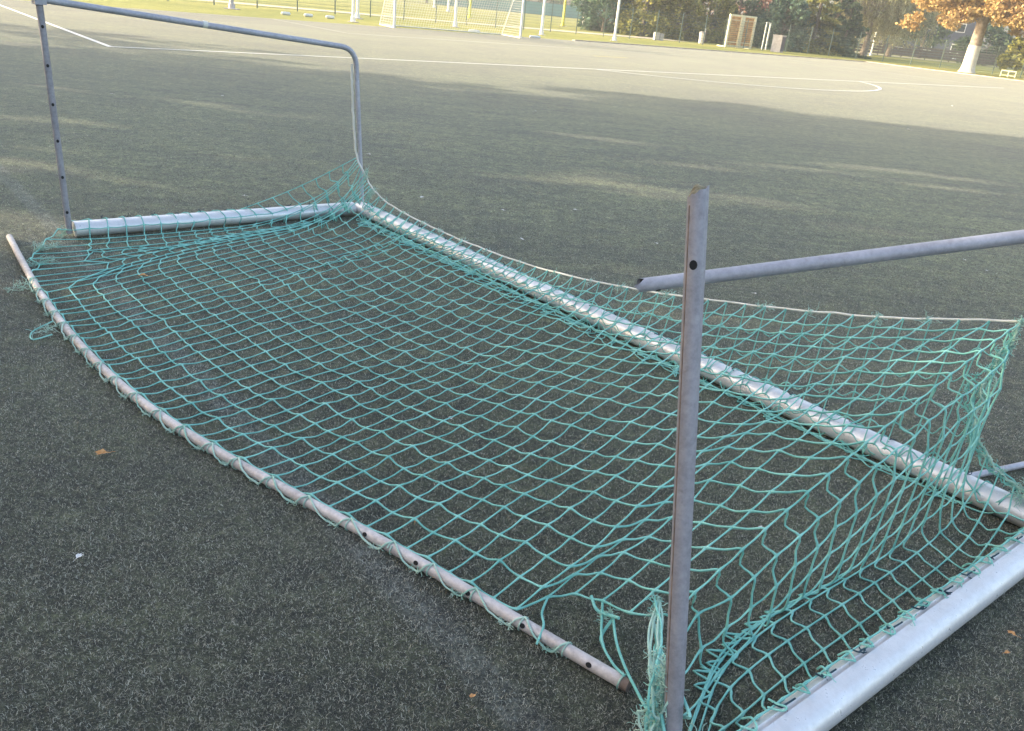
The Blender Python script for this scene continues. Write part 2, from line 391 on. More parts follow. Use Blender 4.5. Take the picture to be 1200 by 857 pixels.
b = MB(); holes(b, RE, RM, [0.035], np.array([0.3, 1.2, -0.8]), 0.0205, 0.006); gp(b, 'tube_hole', HOLE)

# loose long ground tube lying on the turf
TP = np.array([(-3.237, 4.925), (-2.914, 4.509), (-2.528, 4.011), (-2.201, 3.636), (-1.906, 3.331), (-1.612, 3.041), (-1.359, 2.832), (-1.086, 2.649), (-0.843, 2.495),
      (-0.621, 2.354), (-0.389, 2.221), (-0.232, 2.116), (-0.051, 1.991), (0.121, 1.871), (0.290, 1.755), (0.400, 1.682)])
def catmull(P, per=6):
    P = np.asarray(P, float); n = len(P)
    E = np.vstack([2*P[0]-P[1], P, 2*P[-1]-P[-2]])
    out = []
    for k in range(n-1):
        a, b_, c, d = E[k], E[k+1], E[k+2], E[k+3]
        for t in np.linspace(0, 1, per, endpoint=False):
            out.append(0.5*((2*b_) + (-a+c)*t + (2*a-5*b_+4*c-d)*t*t + (-a+3*b_-3*c+d)*t**3))
    out.append(P[-1]); return np.array(out)
tq = np.array([[*p, 0.021] for p in TP])
# smooth the picks a little
for _ in range(2): tq[1:-1] = 0.5*tq[1:-1] + 0.25*(tq[:-2] + tq[2:])
tl = catmull(tq, 8)
TR = 0.0185
seglen = np.r_[0, np.cumsum(np.linalg.norm(np.diff(tl, axis=0), axis=1))]
def tube_at(s):
    return np.array([np.interp(s, seglen, tl[:, k]) for k in range(3)])
def tube_dir(s):
    d = tube_at(min(s+0.05, seglen[-1])) - tube_at(max(s-0.05, 0)); return d/np.linalg.norm(d)
gt = empty('ground_tube', tuple(tube_at(2.4)*np.array([1, 1, 0])))
tag(gt, 'long thin bowed steel tube lying loose along the near edge of the net', 'metal tube')
def ch(mb, name, mat, par, smooth=True):
    o = mb.build(name, mat, smooth=smooth); o.parent = par; o.matrix_parent_inverse = Matrix.Translation(-Vector(par.location)); return o
b = MB(); b.tube(tl, TR, 16, cap=True); ch(b, 'tube', PINKT, gt)
b = MB()
s_h = []
for (hx, hy) in [(-0.405, 2.227), (-0.232, 2.116), (-0.051, 1.991), (0.115, 1.873), (0.297, 1.751)]:
    k = int(np.argmin(np.linalg.norm(tl[:, :2]-np.array([hx, hy]), axis=1))); s_h.append(seglen[k])
for s in s_h:
    b = MB(); c = tube_at(s); T = tube_dir(s); holes(b, c-T*0.01, c+T*0.01, [0.5], camP + np.array([-0.6, 0, -0.7]), TR, 0.0072); ch(b, 'tube_hole', HOLE, gt)
b = MB(); E_ = tube_at(seglen[-1]); T = tube_dir(seglen[-1]); b.tube([E_-T*0.02, E_+T*0.001, E_+T*0.0025], [0.0186, 0.0188, 0.012], 16); ch(b, 'rusty_end', RUST, gt)

# thin rod behind the crossbar
b = MB(); b.tube(lin((1.80, 2.975, 0.02), (2.95, 3.56, 0.02), 4), 0.0145, 12)
tag(b.build('thin_rod', GALV), 'thin grey metal rod lying on the turf behind the far corner of the net', 'metal rod')

# ---------------------------------------------------------------- net: hung with a small string simulation
NL, NM, NR, J = 11, 43, 10, 19
I = NL + NM + NR
iF, iC = NL, NL + NM
P_ = np.array([1.878, 2.948, 0.755]); Q_ = PB + (PT-PB)*0.0 + np.array([0.515-0.4676, 1.69-1.409, 0.20])
rope_pts = np.array([gf(-0.185, -0.005, 1.126), gf(-0.160, 0.0, 0.907), gf(-0.118, 0.0, 0.59), gf(-0.085, -0.01, 0.433), gf(0.005, -0.03, 0.318), gf(0.126, -0.03, 0.236), gf(0.356, -0.03, 0.172), gf(0.881, -0.03, 0.140),
      gf(1.493, -0.03, 0.142), gf(2.181, -0.03, 0.185), gf(2.935, -0.03, 0.296), gf(3.48, -0.03, 0.408), gf(4.129, -0.03, 0.562), P_, gf(5.02, -0.035, 0.845)])
rl = catmull(rope_pts, 8); rs = np.r_[0, np.cumsum(np.linalg.norm(np.diff(rl, axis=0), axis=1))]
def rope_at(s): return np.array([np.interp(s, rs, rl[:, k]) for k in range(3)])
sK0 = rs[8*3]; sK1 = rs[8*5]; sP = rs[8*13]
s0 = 0.0
k345 = int(np.argmin(np.linalg.norm(tl[:, :2]-np.array([-2.528, 4.011]), axis=1))); sA = seglen[k345]
k600 = int(np.argmin(np.linalg.norm(tl[:, :2]-np.array([0.07, 1.905]), axis=1))); sB = seglen[k600]
X = np.zeros((I+1, J+1, 3)); pin = np.zeros((I+1, J+1), bool)
botp = []
def pin_at(i, j, p): X[i, j] = p; pin[i, j] = True
# bottom row
postfoot = gf(-0.13, 2.10, 0.09)
corner_path = catmull(np.array([gf(-0.13, 2.10, 0.10), gf(0.06, 2.28, 0.02), gf(0.25, 2.38, 0.015), gf(0.50, 2.42, 0.015), gf(0.68, 2.50, 0.015), tube_at(sA)+np.array([0, 0, 0.02])]), 8)
cl_ = np.r_[0, np.cumsum(np.linalg.norm(np.diff(corner_path, axis=0), axis=1))]
tail = [gf(4.326, 1.867, 0.03), gf(4.373, 1.80, 0.045), gf(4.462, 1.776, 0.07), gf(4.58, 1.796, 0.12)]; Q_ = gf(4.684, 1.755, 0.165)
NT = 5
for i in range(I+1):
    if i < iF:
        s = cl_[-1]*i/iF; p = np.array([np.interp(s, cl_, corner_path[:, k]) for k in range(3)])
        p = p + np.array([random.uniform(-.03, .03), random.uniform(-.03, .03), 0])*(0 < i)
    elif i <= iC-NT:
        s = sA + (sB-sA)*(i-iF)/(iC-NT-iF); T = tube_dir(s); n_ = np.array([-T[1], T[0], 0])
        p = tube_at(s) + n_*(TR+0.004) + np.array([0, 0, 0.004 + 0.012*(i % 2)])
    elif i < iC: p = tail[i-(iC-NT)-1]
    elif i == iC: p = Q_
    elif i <= iC+4:
        t = (i-iC)/4; p = Q_*(1-t) + gf(4.95, 2.0, 0.03)*t
    else:
        t = (i-iC-4)/(NR-4); p = gf(4.95, 2.0, 0.03)*(1-t) + gf(4.99, 1.99, 0.10)*t + np.array([random.uniform(-.02, .02), random.uniform(-.02, .02), 0])
    pin_at(i, 0, p)
# top row
Rpath = catmull(np.array([P_, gf(4.72, -0.03, 0.60), gf(4.70, -0.03, 0.48), gf(4.71, -0.02, 0.34), gf(4.82, -0.02, 0.20), gf(5.0, -0.02, 0.115)]), 6)
rpl = np.r_[0, np.cumsum(np.linalg.norm(np.diff(Rpath, axis=0), axis=1))]
for i in range(I+1):
    if i <= iF: p = rope_at(sK0 + (sK1-sK0)*(i/iF)**1.2) + np.array([-0.012, -0.012, 0])
    elif i <= iC: p = rope_at(sK1 + (sP-sK1)*(i-iF)/(iC-iF))
    else: p = np.array([np.interp(rpl[-1]*((i-iC)/NR)**.85, rpl, Rpath[:, k]) for k in range(3)])
    pin_at(i, J, p)
# fill
for i in range(I+1):
    for j in range(1, J):
        t = j/J; X[i, j] = X[i, 0]*(1-t) + X[i, J]*t
# left edge on the far side of the left post
for j in range(1, J):
    if j <= 11: pin_at(0, j, gf(-0.13 + 0.05*j/11, 2.08 - 1.13*j/11, 0.10))
    else: X[0, j] = gf(-0.08, 0.95, 0.10)*(1-(j-11)/(J-11)) + X[0, J]*((j-11)/(J-11))
for i in range(1, iF):
    f = [0, .10, .22, .35, .50, .66, .56, .42, .52, .70, .86, 1][i]; hz = [0, .05, .04, .03, .02, .03, .06, .04, .02, .02, .01, 0][i]
    for j in range(1, J):
        X[i, j] = X[0, j]*(1-f) + X[iF, j]*f + np.array([0, 0, hz])
# crease strand
for j in range(1, J):
    t = j/J; pin_at(iC, j, Q_*(1-t) + P_*t + np.array([0, 0, 0.045*math.sin(math.pi*t)**.8]))
for i in range(iF+1, iC):
    f = (i-iF)/(iC-iF); w_ = max(0, (f-.70)/.30)**1.2; sag = 0.085*math.sin(math.pi*min(1, f*1.12))**.7*(1-w_)
    for j in range(1, J):
        t = j/J; sn = math.sin(math.pi*t)**.8
        q = X[i, j].copy(); q[2] += (0.045*w_ - sag)*sn
        nz = mnoise.noise_vector(Vector((i*.19, j*.23, 3.0)))
        q += np.array([nz.x*.030, nz.y*.030, nz.z*.012])*min(1, 4*t, 4*(1-t)) + rng.normal(0, .0035, 3)
        q[2] = max(q[2], .008 + .004*((i+j) % 2))
        X[i, j] = q
        if i >= iF+7: pin[i, j] = True
# right side panel, last strand on the groove of the right post
for j in range(1, J):
    t = j/J; p = PR1*(1-t)*1.0 + PR0*t; p = PR1 + (PR0-PR1)*(0.05 + 0.90*t)
    pin_at(I, j, p + np.array([GU[0]*-0.045, GU[1]*-0.045, 0.048]))
for i in range(iC+1, I):
    f = (i-iC)/NR
    for j in range(1, J):
        X[i, j] = X[iC, j]*(1-f) + X[I, j]*f + np.array([GU[0], GU[1], 0])*(-0.13*math.sin(math.pi*f)) + np.array([0, 0, -0.08*math.sin(math.pi*f)])
for j in range(0, J+1):
    e = min(1, (j+.5)/2.5, (J-j+.3)/2.5)
    X[iC+1, j] = X[iC, j] + (np.array([GU[0]*.055, GU[1]*.055, -.062]) + rng.normal(0, .003, 3))*e + (X[iC+1, j]-X[iC, j])*(1-e); pin[iC+1, j] = True
    X[iC+2, j] = X[iC, j] + (np.array([GU[0]*.075, GU[1]*.075, -.160]) + rng.normal(0, .004, 3))*e + (X[iC+2, j]-X[iC, j])*(1-e)
    X[iC+2, j, 2] = max(.012, X[iC+2, j, 2]); pin[iC+2, j] = j > 3 or j == 0
def simulate(X, pin, restA, restB, steps=420, wob=0.02, caps=(), seed=1, grav=0.0016):
    """A strands run along j, B strands along i; each cell side gets one middle point"""
    rg = np.random.default_rng(seed)
    n, m = X.shape[0]-1, X.shape[1]-1
    A = np.zeros((n+1, 2*m+1, 3)); A[:, ::2] = X; A[:, 1::2] = 0.5*(X[:, 1:]+X[:, :-1])
    B = np.zeros((2*n+1, m+1, 3)); B[1::2] = 0.5*(X[1:]+X[:-1])
    # particle table: nodes, A mids, B mids
    idN = np.arange((n+1)*(m+1)).reshape(n+1, m+1)
    idA = np.arange((n+1)*m).reshape(n+1, m) + idN.size
    idB = np.arange(n*(m+1)).reshape(n, m+1) + idN.size + idA.size
    P = np.concatenate([X.reshape(-1, 3), A[:, 1::2].reshape(-1, 3), B[1::2].reshape(-1, 3)])
    W = np.ones(len(P)); W[idN[pin]] = 0
    P[W > 0] += rg.normal(0, wob, (int((W > 0).sum()), 3))*np.array([1, 1, 0.5])
    G = []
    for (a, b_, L) in ((idN[:, :-1], idA, restA), (idA, idN[:, 1:], restA)): G.append((a[:, ::1].ravel(), b_.ravel(), (L/2).ravel()))
    for (a, b_, L) in ((idN[:-1], idB, restB), (idB, idN[1:], restB)): G.append((a.ravel(), b_.ravel(), (L/2).ravel()))
    Pp = P.copy()
    for st in range(steps+70):
        late = st >= steps
        vel = (P-Pp)*(0.93 if not late else 0.6); Pp = P.copy()
        on = P[:, 2] < 0.012
        vel[on, :2] *= 0.4
        P = P + vel*(W[:, None] > 0); P[W > 0, 2] -= grav*(0.5 if not late else 0.12)
        for it in range(7 if not late else 26):
            for (a, b_, L) in G:
                d = P[b_]-P[a]; l = np.linalg.norm(d, axis=1)+1e-9
                e = np.maximum(l-L, 0)/l; wa, wb = W[a], W[b_]; ws = wa+wb; ws[ws == 0] = 1
                c = d*e[:, None]
                np.add.at(P, a, c*(wa/ws)[:, None]); np.add.at(P, b_, -c*(wb/ws)[:, None])
        free = W > 0
        P[free, 2] = np.maximum(P[free, 2], 0.007)
        for (c0, c1, rad) in caps:
            c0 = np.array(c0); c1 = np.array(c1); ax = c1-c0; L2 = ax @ ax
            t = np.clip(((P-c0) @ ax)/L2, 0, 1); q = c0 + t[:, None]*ax; d = P-q; l = np.linalg.norm(d, axis=1)+1e-9
            hit = free & (l < rad); P[hit] = q[hit] + d[hit]/l[hit][:, None]*rad
    N = P[idN]; return N, P[idA], P[idB]
def dist(a, b): return np.linalg.norm(a-b, axis=-1)
restA = dist(X[:, 1:], X[:, :-1]); restB = dist(X[1:], X[:-1])
LA = np.maximum(restA*1.005, 0.0); LBm = restB*1.03
rr_ = np.random.default_rng(3)
LA[:iF+1] = np.maximum(LA[:iF+1], 0.112); LA[iC+1:] *= 1.003/1.005; LA[:4, 11:] *= 0.975; LA[iC-22:iC] *= (1 - 0.0045*np.linspace(0, 1, 22))[:, None]
LBm[:iF] = 0.128; LBm[iC:] = np.linspace(0.106, 0.088, NR)[:, None]; LBm[iF+6:iC] = restB[iF+6:iC]
LA *= 1 + rr_.normal(0, 0.004, LA.shape); LBm *= 1 + np.abs(rr_.normal(0, 1, LBm.shape))*np.interp(np.arange(LBm.shape[0]), [0, iF+5, iF+9, iC, I], [.035, .03, .010, .006, .02])[:, None]
caps = [(gf(-0.01, 0, 0.052), gf(5.06, 0, 0.052), 0.060), (gf(-0.01, 0.065, 0.053), gf(-0.075, 2.08, 0.053), 0.060), (PR0, PR1, 0.060)]
N1, A1, B1 = simulate(X, pin, LA, LBm, caps=caps, seed=2, wob=0.012)
# second layer: from the rope back down to the crossbar
c0, c1_ = iF-1, iC
JR = 10
nC = c1_-c0+1
Y = np.zeros((nC, JR+1, 3)); pinY = np.zeros((nC, JR+1), bool)
for k in range(nC):
    i = c0+k; top = X[i, J]; f = k/(nC-1)
    bot = gf(0.10 + 4.86*f, -0.052, 0.088)
    mid = gf((X[i, J][:2]-G0) @ GU*0.5 + (0.10+4.86*f)*0.5, 0.20 - 0.06*f, 0.04)
    for j in range(JR+1):
        t = j/JR
        Y[k, j] = (1-t)**2*top + 2*t*(1-t)*mid*1.0 + t*t*bot if t < 1 else bot
        if 0 < t < 1: Y[k, j, 2] = max(Y[k, j, 2], 0.03)
    pinY[k, 0] = True; pinY[k, JR] = True
    # put the last rows over the bar
    Y[k, JR-1] = gf(0.10+4.86*f, 0.03, 0.125)
    Y[k, JR-2] = gf(0.10+4.86*f, 0.11, 0.05)
rA = np.full((nC, JR), 0.115); rB = np.maximum(dist(Y[1:], Y[:-1])*1.12, 0.118)
N2, A2, B2 = simulate(Y, pinY, rA, rB, steps=260, wob=0.03, caps=caps, seed=5)

net = empty('goal_net', gf(2.6, 1.1, 0))
tag(net, 'torn teal green knotted net sagging from the overturned goal across the turf', 'net')
def strands_to_mesh(N, Am, Bm, rA_, rB_, sides=5, per=3, skip=None):
    Vs = []; Fs = []; base = 0
    def sweep(P, r):
        nonlocal base
        C = catmull(P, per); m = len(C)
        T = np.gradient(C, axis=0); T /= np.linalg.norm(T, axis=1)[:, None]+1e-9
        ref = np.array([0.13, 0.21, 0.97]); a = np.cross(T, ref); a /= np.linalg.norm(a, axis=1)[:, None]+1e-9; b_ = np.cross(a, T)
        ang = np.arange(sides)*2*math.pi/sides
        # knots swell the strand
        k = np.arange(m) % (2*per); sw = np.where((k == 0), 1.55, np.where((k == 1) | (k == 2*per-1), 1.08, 1.0))*r
        V = C[:, None, :] + sw[:, None, None]*(a[:, None, :]*np.cos(ang)[None, :, None] + b_[:, None, :]*np.sin(ang)[None, :, None])
        Vs.append(V.reshape(-1, 3))
        ii, qq = np.meshgrid(np.arange(m-1), np.arange(sides), indexing='ij'); q2 = (qq+1) % sides
        F = np.stack([ii*sides+qq, ii*sides+q2, (ii+1)*sides+q2, (ii+1)*sides+qq], -1).reshape(-1, 4) + base
        Fs.append(F); base += m*sides
    n, m_ = N.shape[0], N.shape[1]
    for i in range(n):
        P = np.zeros((2*m_-1, 3)); P[::2] = N[i]; P[1::2] = Am[i]; sweep(P, rA_)
    for j in range(m_):
        P = np.zeros((2*n-1, 3)); P[::2] = N[:, j]; P[1::2] = Bm[:, j]
        if skip and j in skip:
            for (a0, a1) in skip[j]:
                sweep(P[2*a0:2*a1+1], rB_)
        else: sweep(P, rB_)
    return np.concatenate(Vs), np.concatenate(Fs)
def netpart(name, VF, mat):
    o = fast_mesh(name, VF[0], VF[1], mat, smooth=True); o.parent = net; o.matrix_parent_inverse = Matrix.Translation(-Vector(net.location)); return o
netpart('net_mesh', strands_to_mesh(N1, A1, B1, 0.0030, 0.0036, skip={9: [(0, 24), (25, I)], J: [(iC, I)]}), NET_A)
o = netpart('net_mesh', strands_to_mesh(N2, A2, B2, 0.0028, 0.0028, skip={0: []}), NET_A); tag(o, 'slack fold of netting hanging inside the crossbar')
# cream edge rope
b = MB(); rj = rl + rng.normal(0, 0.0015, rl.shape); b.tube(rj, np.interp(np.arange(len(rj)), [0, 24, 34, len(rj)], [.009, .009, .0055, .0050]), 8); ch(b, 'edge_rope', CREAM, net)
def fray(mb, c, n, size, rad=0.0011, flat=0.6, ext=None):
    size *= 0.62; rad *= 0.72
    for _ in range(n):
        p = np.array(c, float) + (np.array(ext)*random.uniform(-1, 1) if ext is not None else 0); d = np.array([random.gauss(0, 1), random.gauss(0, 1), random.gauss(0, flat)]); d /= np.linalg.norm(d)+1e-9
        pts = [p]
        for q in range(6):
            d = d + np.array([random.gauss(0, .55) for _ in range(3)]); d /= np.linalg.norm(d)
            p = p + d*size/6; p[2] = max(p[2], 0.006); pts.append(p)
        mb.tube(catmull(pts, 2), rad*random.uniform(.7, 1.8), 4, cap=False)
def wrap(mb, c, T, rad, r=0.0026, turns=1.2, pitch=0.012):
    T = np.array(T)/np.linalg.norm(T); a = np.cross(T, (0, 0, 1.0)); a /= np.linalg.norm(a)+1e-9; b_ = np.cross(a, T)
    ph = random.uniform(0, 6)
    pts = [np.array(c) + rad*(a*math.cos(t+ph)+b_*math.sin(t+ph)) + T*pitch*(t/6.28-turns/2) for t in np.linspace(0, turns*6.283, int(14*turns))]
    mb.tube(pts, r, 6, cap=True)
# lacing round the near tube: loops over each pair of cells
ss = sA - 0.25; prev = None
step = (sB-sA)/(iC-NT-iF)*2
k = 0
ties = []
while ss < seglen[-1]-0.02: ties.append(ss); ss += step*random.uniform(0.86, 1.14)
for q, s in enumerate(ties):
    c = tube_at(s); T = tube_dir(s); n_ = np.array([-T[1], T[0], 0])
    if n_ @ np.array([1, 1, 0]) < 0: n_ = -n_
    lace = MB(); wrap(lace, c, T, TR+0.003, 0.0024, 1.1)
    if q+1 < len(ties) and s < sB+0.1:
        s2 = ties[q+1]; pts = []
        for t in np.linspace(0, 1, 13):
            cc_ = tube_at(s+(s2-s)*t); ang = math.pi*(0.42 + 0.75*math.sin(math.pi*min(1, t*1.25 if t < .8 else 1)**1.0*0.5)) if t < 0.8 else math.pi*(1.17-0.75*(t-0.8)/0.2)
            rr2 = TR+0.004 + 0.007*math.sin(math.pi*t)*random.uniform(.4, 1.3)
            p = cc_ + n_*math.cos(ang)*rr2 + np.array([0, 0, 1])*math.sin(ang)*rr2; p[2] = max(p[2], 0.006); pts.append(p)
        lace.tube(catmull(pts, 2), 0.0031*random.uniform(.8, 1.2), 6)
        fray(lace, pts[8], 12, 0.04, 0.0010); fray(lace, pts[10], 8, 0.035, 0.0010)
    ch(lace, 'lacing', FRAY, net)
# black ties and loops on both posts and the crossbar
def bar_ties(P0, P1, count, rad, side, lo=0.03, hi=0.97):
    P0 = np.array(P0); P1 = np.array(P1)
    for t in np.linspace(lo, hi, count):
        t += random.uniform(-.01, .01); c = P0*(1-t)+P1*t; T = (P1-P0)/np.linalg.norm(P1-P0); dk = MB()
        q = c + np.array([GU[0]*side, GU[1]*side, 0.0])*0.028 + np.array([0, 0, 0.047])
        dk.tube(catmull([q-T*.05+np.array([0, 0, .001]), q-T*.02+np.array([0, 0, .003]), q+np.array([0, 0, .006]), q+T*.012+np.array([0, 0, .006]), q+T*.012+np.array([GU[0]*side, GU[1]*side, 0])*.022], 4), 0.0028, 6)
        fray(dk, q, 3, 0.035, 0.0018); ch(dk, 'tie', DARKT, net)
bar_ties(PR0, PR1, 13, 0.062, -1)
for t in np.linspace(0.03, 0.98, 30):
    c = gf(5.04*t, -0.015+random.uniform(-.01, .01), 0.104); dk = MB(); fray(dk, c, 4, 0.05, 0.0022); ch(dk, 'tie', DARKT, net)
for t in np.linspace(0.05, 0.95, 12):
    c = gf(-0.075*t-0.035, 2.0*t, 0.103); dk = MB(); fray(dk, c, 4, 0.05, 0.0022); ch(dk, 'tie', DARKT, net)
# green loops from the side panel to the right post groove
for t in np.linspace(0.08, 0.97, 19):
    lp = MB()
    c = PR0*(1-t)+PR1*t + np.array([GU[0], GU[1], 0])*-0.035 + np.array([0, 0, 0.048])
    T = (PR1-PR0)/np.linalg.norm(PR1-PR0); side = np.array([GU[0], GU[1], 0])
    pts = [c - side*0.035 - T*0.02 + np.array([0, 0, -0.025]), c - side*0.008 + np.array([0, 0, 0.008]), c + side*0.016 + T*0.010 + np.array([0, 0, 0.010]), c + side*0.018 + T*0.022 + np.array([0, 0, 0.008]), c - side*0.012 + T*0.028 + np.array([0, 0, 0.0])]
    pts = [p + np.array([random.gauss(0, .004) for _ in range(3)]) for p in pts]
    lp.tube(catmull(pts, 4), 0.0030, 6)
    if random.random() < .5: fray(lp, pts[3], 3, 0.04, 0.0016)
    ch(lp, 'post_lacing', NET_A, net)
# knotted, frayed clumps
FR_PARTS = []
cQ = PB + (PT-PB)*0.10
for (c, n, s, ex) in [(cQ+np.array([-.035, .03, 0]), 80, 0.10, (0.02, 0.02, 0.07)), (PB+(PT-PB)*0.17+np.array([-.03, .02, 0]), 60, 0.07, (0.008, 0.008, 0.05)), (PB+np.array([0.03, -0.01, 0.03]), 120, 0.14, (0.04, 0.04, 0.04)), (PB+np.array([-0.06, -0.0, 0.02]), 70, 0.12, (0.03, 0.04, 0.02)),
                      (gf(-0.10, 2.12, 0.04), 60, 0.10, (0.03, 0.03, 0.03)), (gf(0.16, 2.30, 0.02), 60, 0.10, (0.05, 0.04, 0.01)), (gf(0.45, 2.40, 0.02), 50, 0.10, (0.06, 0.05, 0.01)), (gf(0.85, 2.58, 0.02), 30, 0.10, (0.04, 0.04, 0.01)),
                      (gf(0.14, 0.0, 0.20), 70, 0.07, (0.03, 0.02, 0.04)), (gf(0.02, -0.02, 0.30), 60, 0.06, (0.02, 0.01, 0.07)), (gf(4.99, 0.0, 0.14), 90, 0.10, (0.04, 0.03, 0.02)), (gf(4.72, -0.03, 0.42), 60, 0.05, (0.01, 0.01, 0.06)), (gf(4.73, -0.03, 0.28), 60, 0.05, (0.01, 0.01, 0.05)), (gf(4.75, -0.03, 0.62), 40, 0.05, (0.01, 0.01, 0.06)),
                      (gf(1.05, 0.42, 0.03), 25, 0.04, (0.01, 0.01, 0.01)), (gf(4.50, 1.80, 0.05), 30, 0.05, (0.015, 0.01, 0.02)), (gf(1.55, 2.62, 0.03), 22, 0.08, (0.03, 0.03, 0.01))]:
    fr = MB(); fray(fr, c, int(n*1.3), s, 0.0011, ext=ex); ch(fr, 'frayed_clump', FRAY, net)
# thick loose loops tied round the upright and along the ground near its foot
for (pts, r) in [([gf(4.52, 1.79, 0.06), gf(4.60, 1.85, 0.04), gf(4.72, 1.92, 0.045), gf(4.86, 2.00, 0.10), Q_+np.array([-.03, -.03, -.08]), PB+(PT-PB)*0.14+np.array([.03, -.02, 0]), PB+(PT-PB)*0.1+np.array([.03, .02, 0])], .0042),
                 ([PB+(PT-PB)*.12+np.array([-.03, -.01, 0]), PB+(PT-PB)*.07+np.array([-.012, -.032, 0]), PB+(PT-PB)*.03+np.array([.03, -.02, 0]), PB+np.array([.07, .01, 0.05])], .0045),
                 ([PB+(PT-PB)*.02+np.array([-.06, .0, 0]), PB+(PT-PB)*.015+np.array([-.02, -.04, 0]), PB+(PT-PB)*.03+np.array([.03, -.01, 0]), PB+(PT-PB)*.06+np.array([.04, .03, 0])], .0048),
                 ([PB+(PT-PB)*.16+np.array([-.03, .02, 0]), PB+(PT-PB)*.10+np.array([-.06, .01, 0]), PB+(PT-PB)*.04+np.array([-.055, -.01, 0]), PB+np.array([-.05, -.03, 0.0])], .0046),
                 ([gf(4.326, 1.867, .03), gf(4.36, 1.92, .02), gf(4.42, 1.97, .04), gf(4.45, 2.02, .02)], .0038),
                 ([gf(4.462, 1.776, .07), gf(4.55, 1.86, .03), gf(4.63, 1.90, .03), gf(4.69, 1.92, .045)], .0038),
                 ([gf(1.45, 2.56, .03), gf(1.50, 2.66, .012), gf(1.60, 2.68, .012), gf(1.62, 2.60, .03)], .0035),
                 ([gf(4.42, 1.78, .06), gf(4.47, 1.80, .05), gf(4.55, 1.80, .08)], .005), ([gf(4.52, 1.79, .05), gf(4.53, 1.84, .02), gf(4.56, 1.86, .012)], .005)]:
    tk = MB(); tk.tube(catmull(np.array(pts), 8), r, 8); ch(tk, 'loose_strand', NET_A, net)
# thick twisted bundle of selvedge cord tied down the upright
for (pts) in ([Q_+np.array([-.035, .015, .035]), PB+(PT-PB)*.15+np.array([-.038, .012, 0]), PB+(PT-PB)*.09+np.array([-.045, .0, 0]), PB+(PT-PB)*.03+np.array([-.05, -.01, 0]), PB+np.array([-.055, -.04, -.01])],
              [Q_+np.array([-.03, .02, -.02]), PB+(PT-PB)*.11+np.array([-.028, .02, 0]), PB+(PT-PB)*.05+np.array([-.034, -.012, 0]), PB+np.array([-.02, -.05, -.01])],
              [PB+(PT-PB)*.06+np.array([.03, -.02, 0]), PB+(PT-PB)*.03+np.array([.04, -.025, 0]), PB+np.array([.05, -.05, -.01])]):
    C = catmull(np.array(pts), 8)
    for q_ in range(5):
        tk = MB(); wn = np.cumsum(rng.normal(0, .0035, C.shape), 0); wn -= np.linspace(0, 1, len(C))[:, None]*wn[-1]; ph = random.uniform(0, 6); k = np.arange(len(C))
        D = C + wn + np.stack([np.cos(k*.55+ph)*.011, np.sin(k*.55+ph)*.011, 0*k], 1); tk.tube(catmull(D, 3), .0031, 6)
        for c in D[::5]: fray(tk, c, 5, .05, .0011)
        ch(tk, 'twisted_cord', [FRAY, NET_A][q_ % 2], net)

for q_ in range(4):
    C = catmull(Rpath, 3); wn = np.cumsum(rng.normal(0, .004, C.shape), 0); wn -= np.linspace(0, 1, len(C))[:, None]*wn[-1]
    tk = MB(); tk.tube(catmull(C+wn+np.array([random.uniform(-.01, .01), random.uniform(-.01, .01), 0]), 3), .0034, 6)
    for c in (C+wn)[::7]: fray(tk, c, 9, .05, .0012)
    ch(tk, 'twisted_cord', [FRAY, NET_A][q_ % 2], net)
for s_ in np.linspace(sK1+.1, sP-.05, 17):
    tk = MB(); c = rope_at(s_+random.uniform(-.08, .08)); fray(tk, c+np.array([0, 0, -.006]), random.choice([8, 14, 26]), random.uniform(.04, .09), .0012, ext=(.03, .02, .004)); wrap(tk, c, np.array([.67, -.74, .1]), .008, .0028, 1.6, .006)
    ch(tk, 'rope_tie', FRAY, net)
# white cord tied at the stay
b = MB(); wrap(b, gf(-0.165, -0.03, 0.915), (0, 0, 1), 0.024, 0.004, 2.2, 0.01); ch(b, 'rope_knot', CREAM, net); b = MB(); wrap(b, gf(-0.165, -0.03, 1.12), (0, 0, 1), 0.024, 0.004, 1.5, 0.01); ch(b, 'rope_knot', CREAM, net)

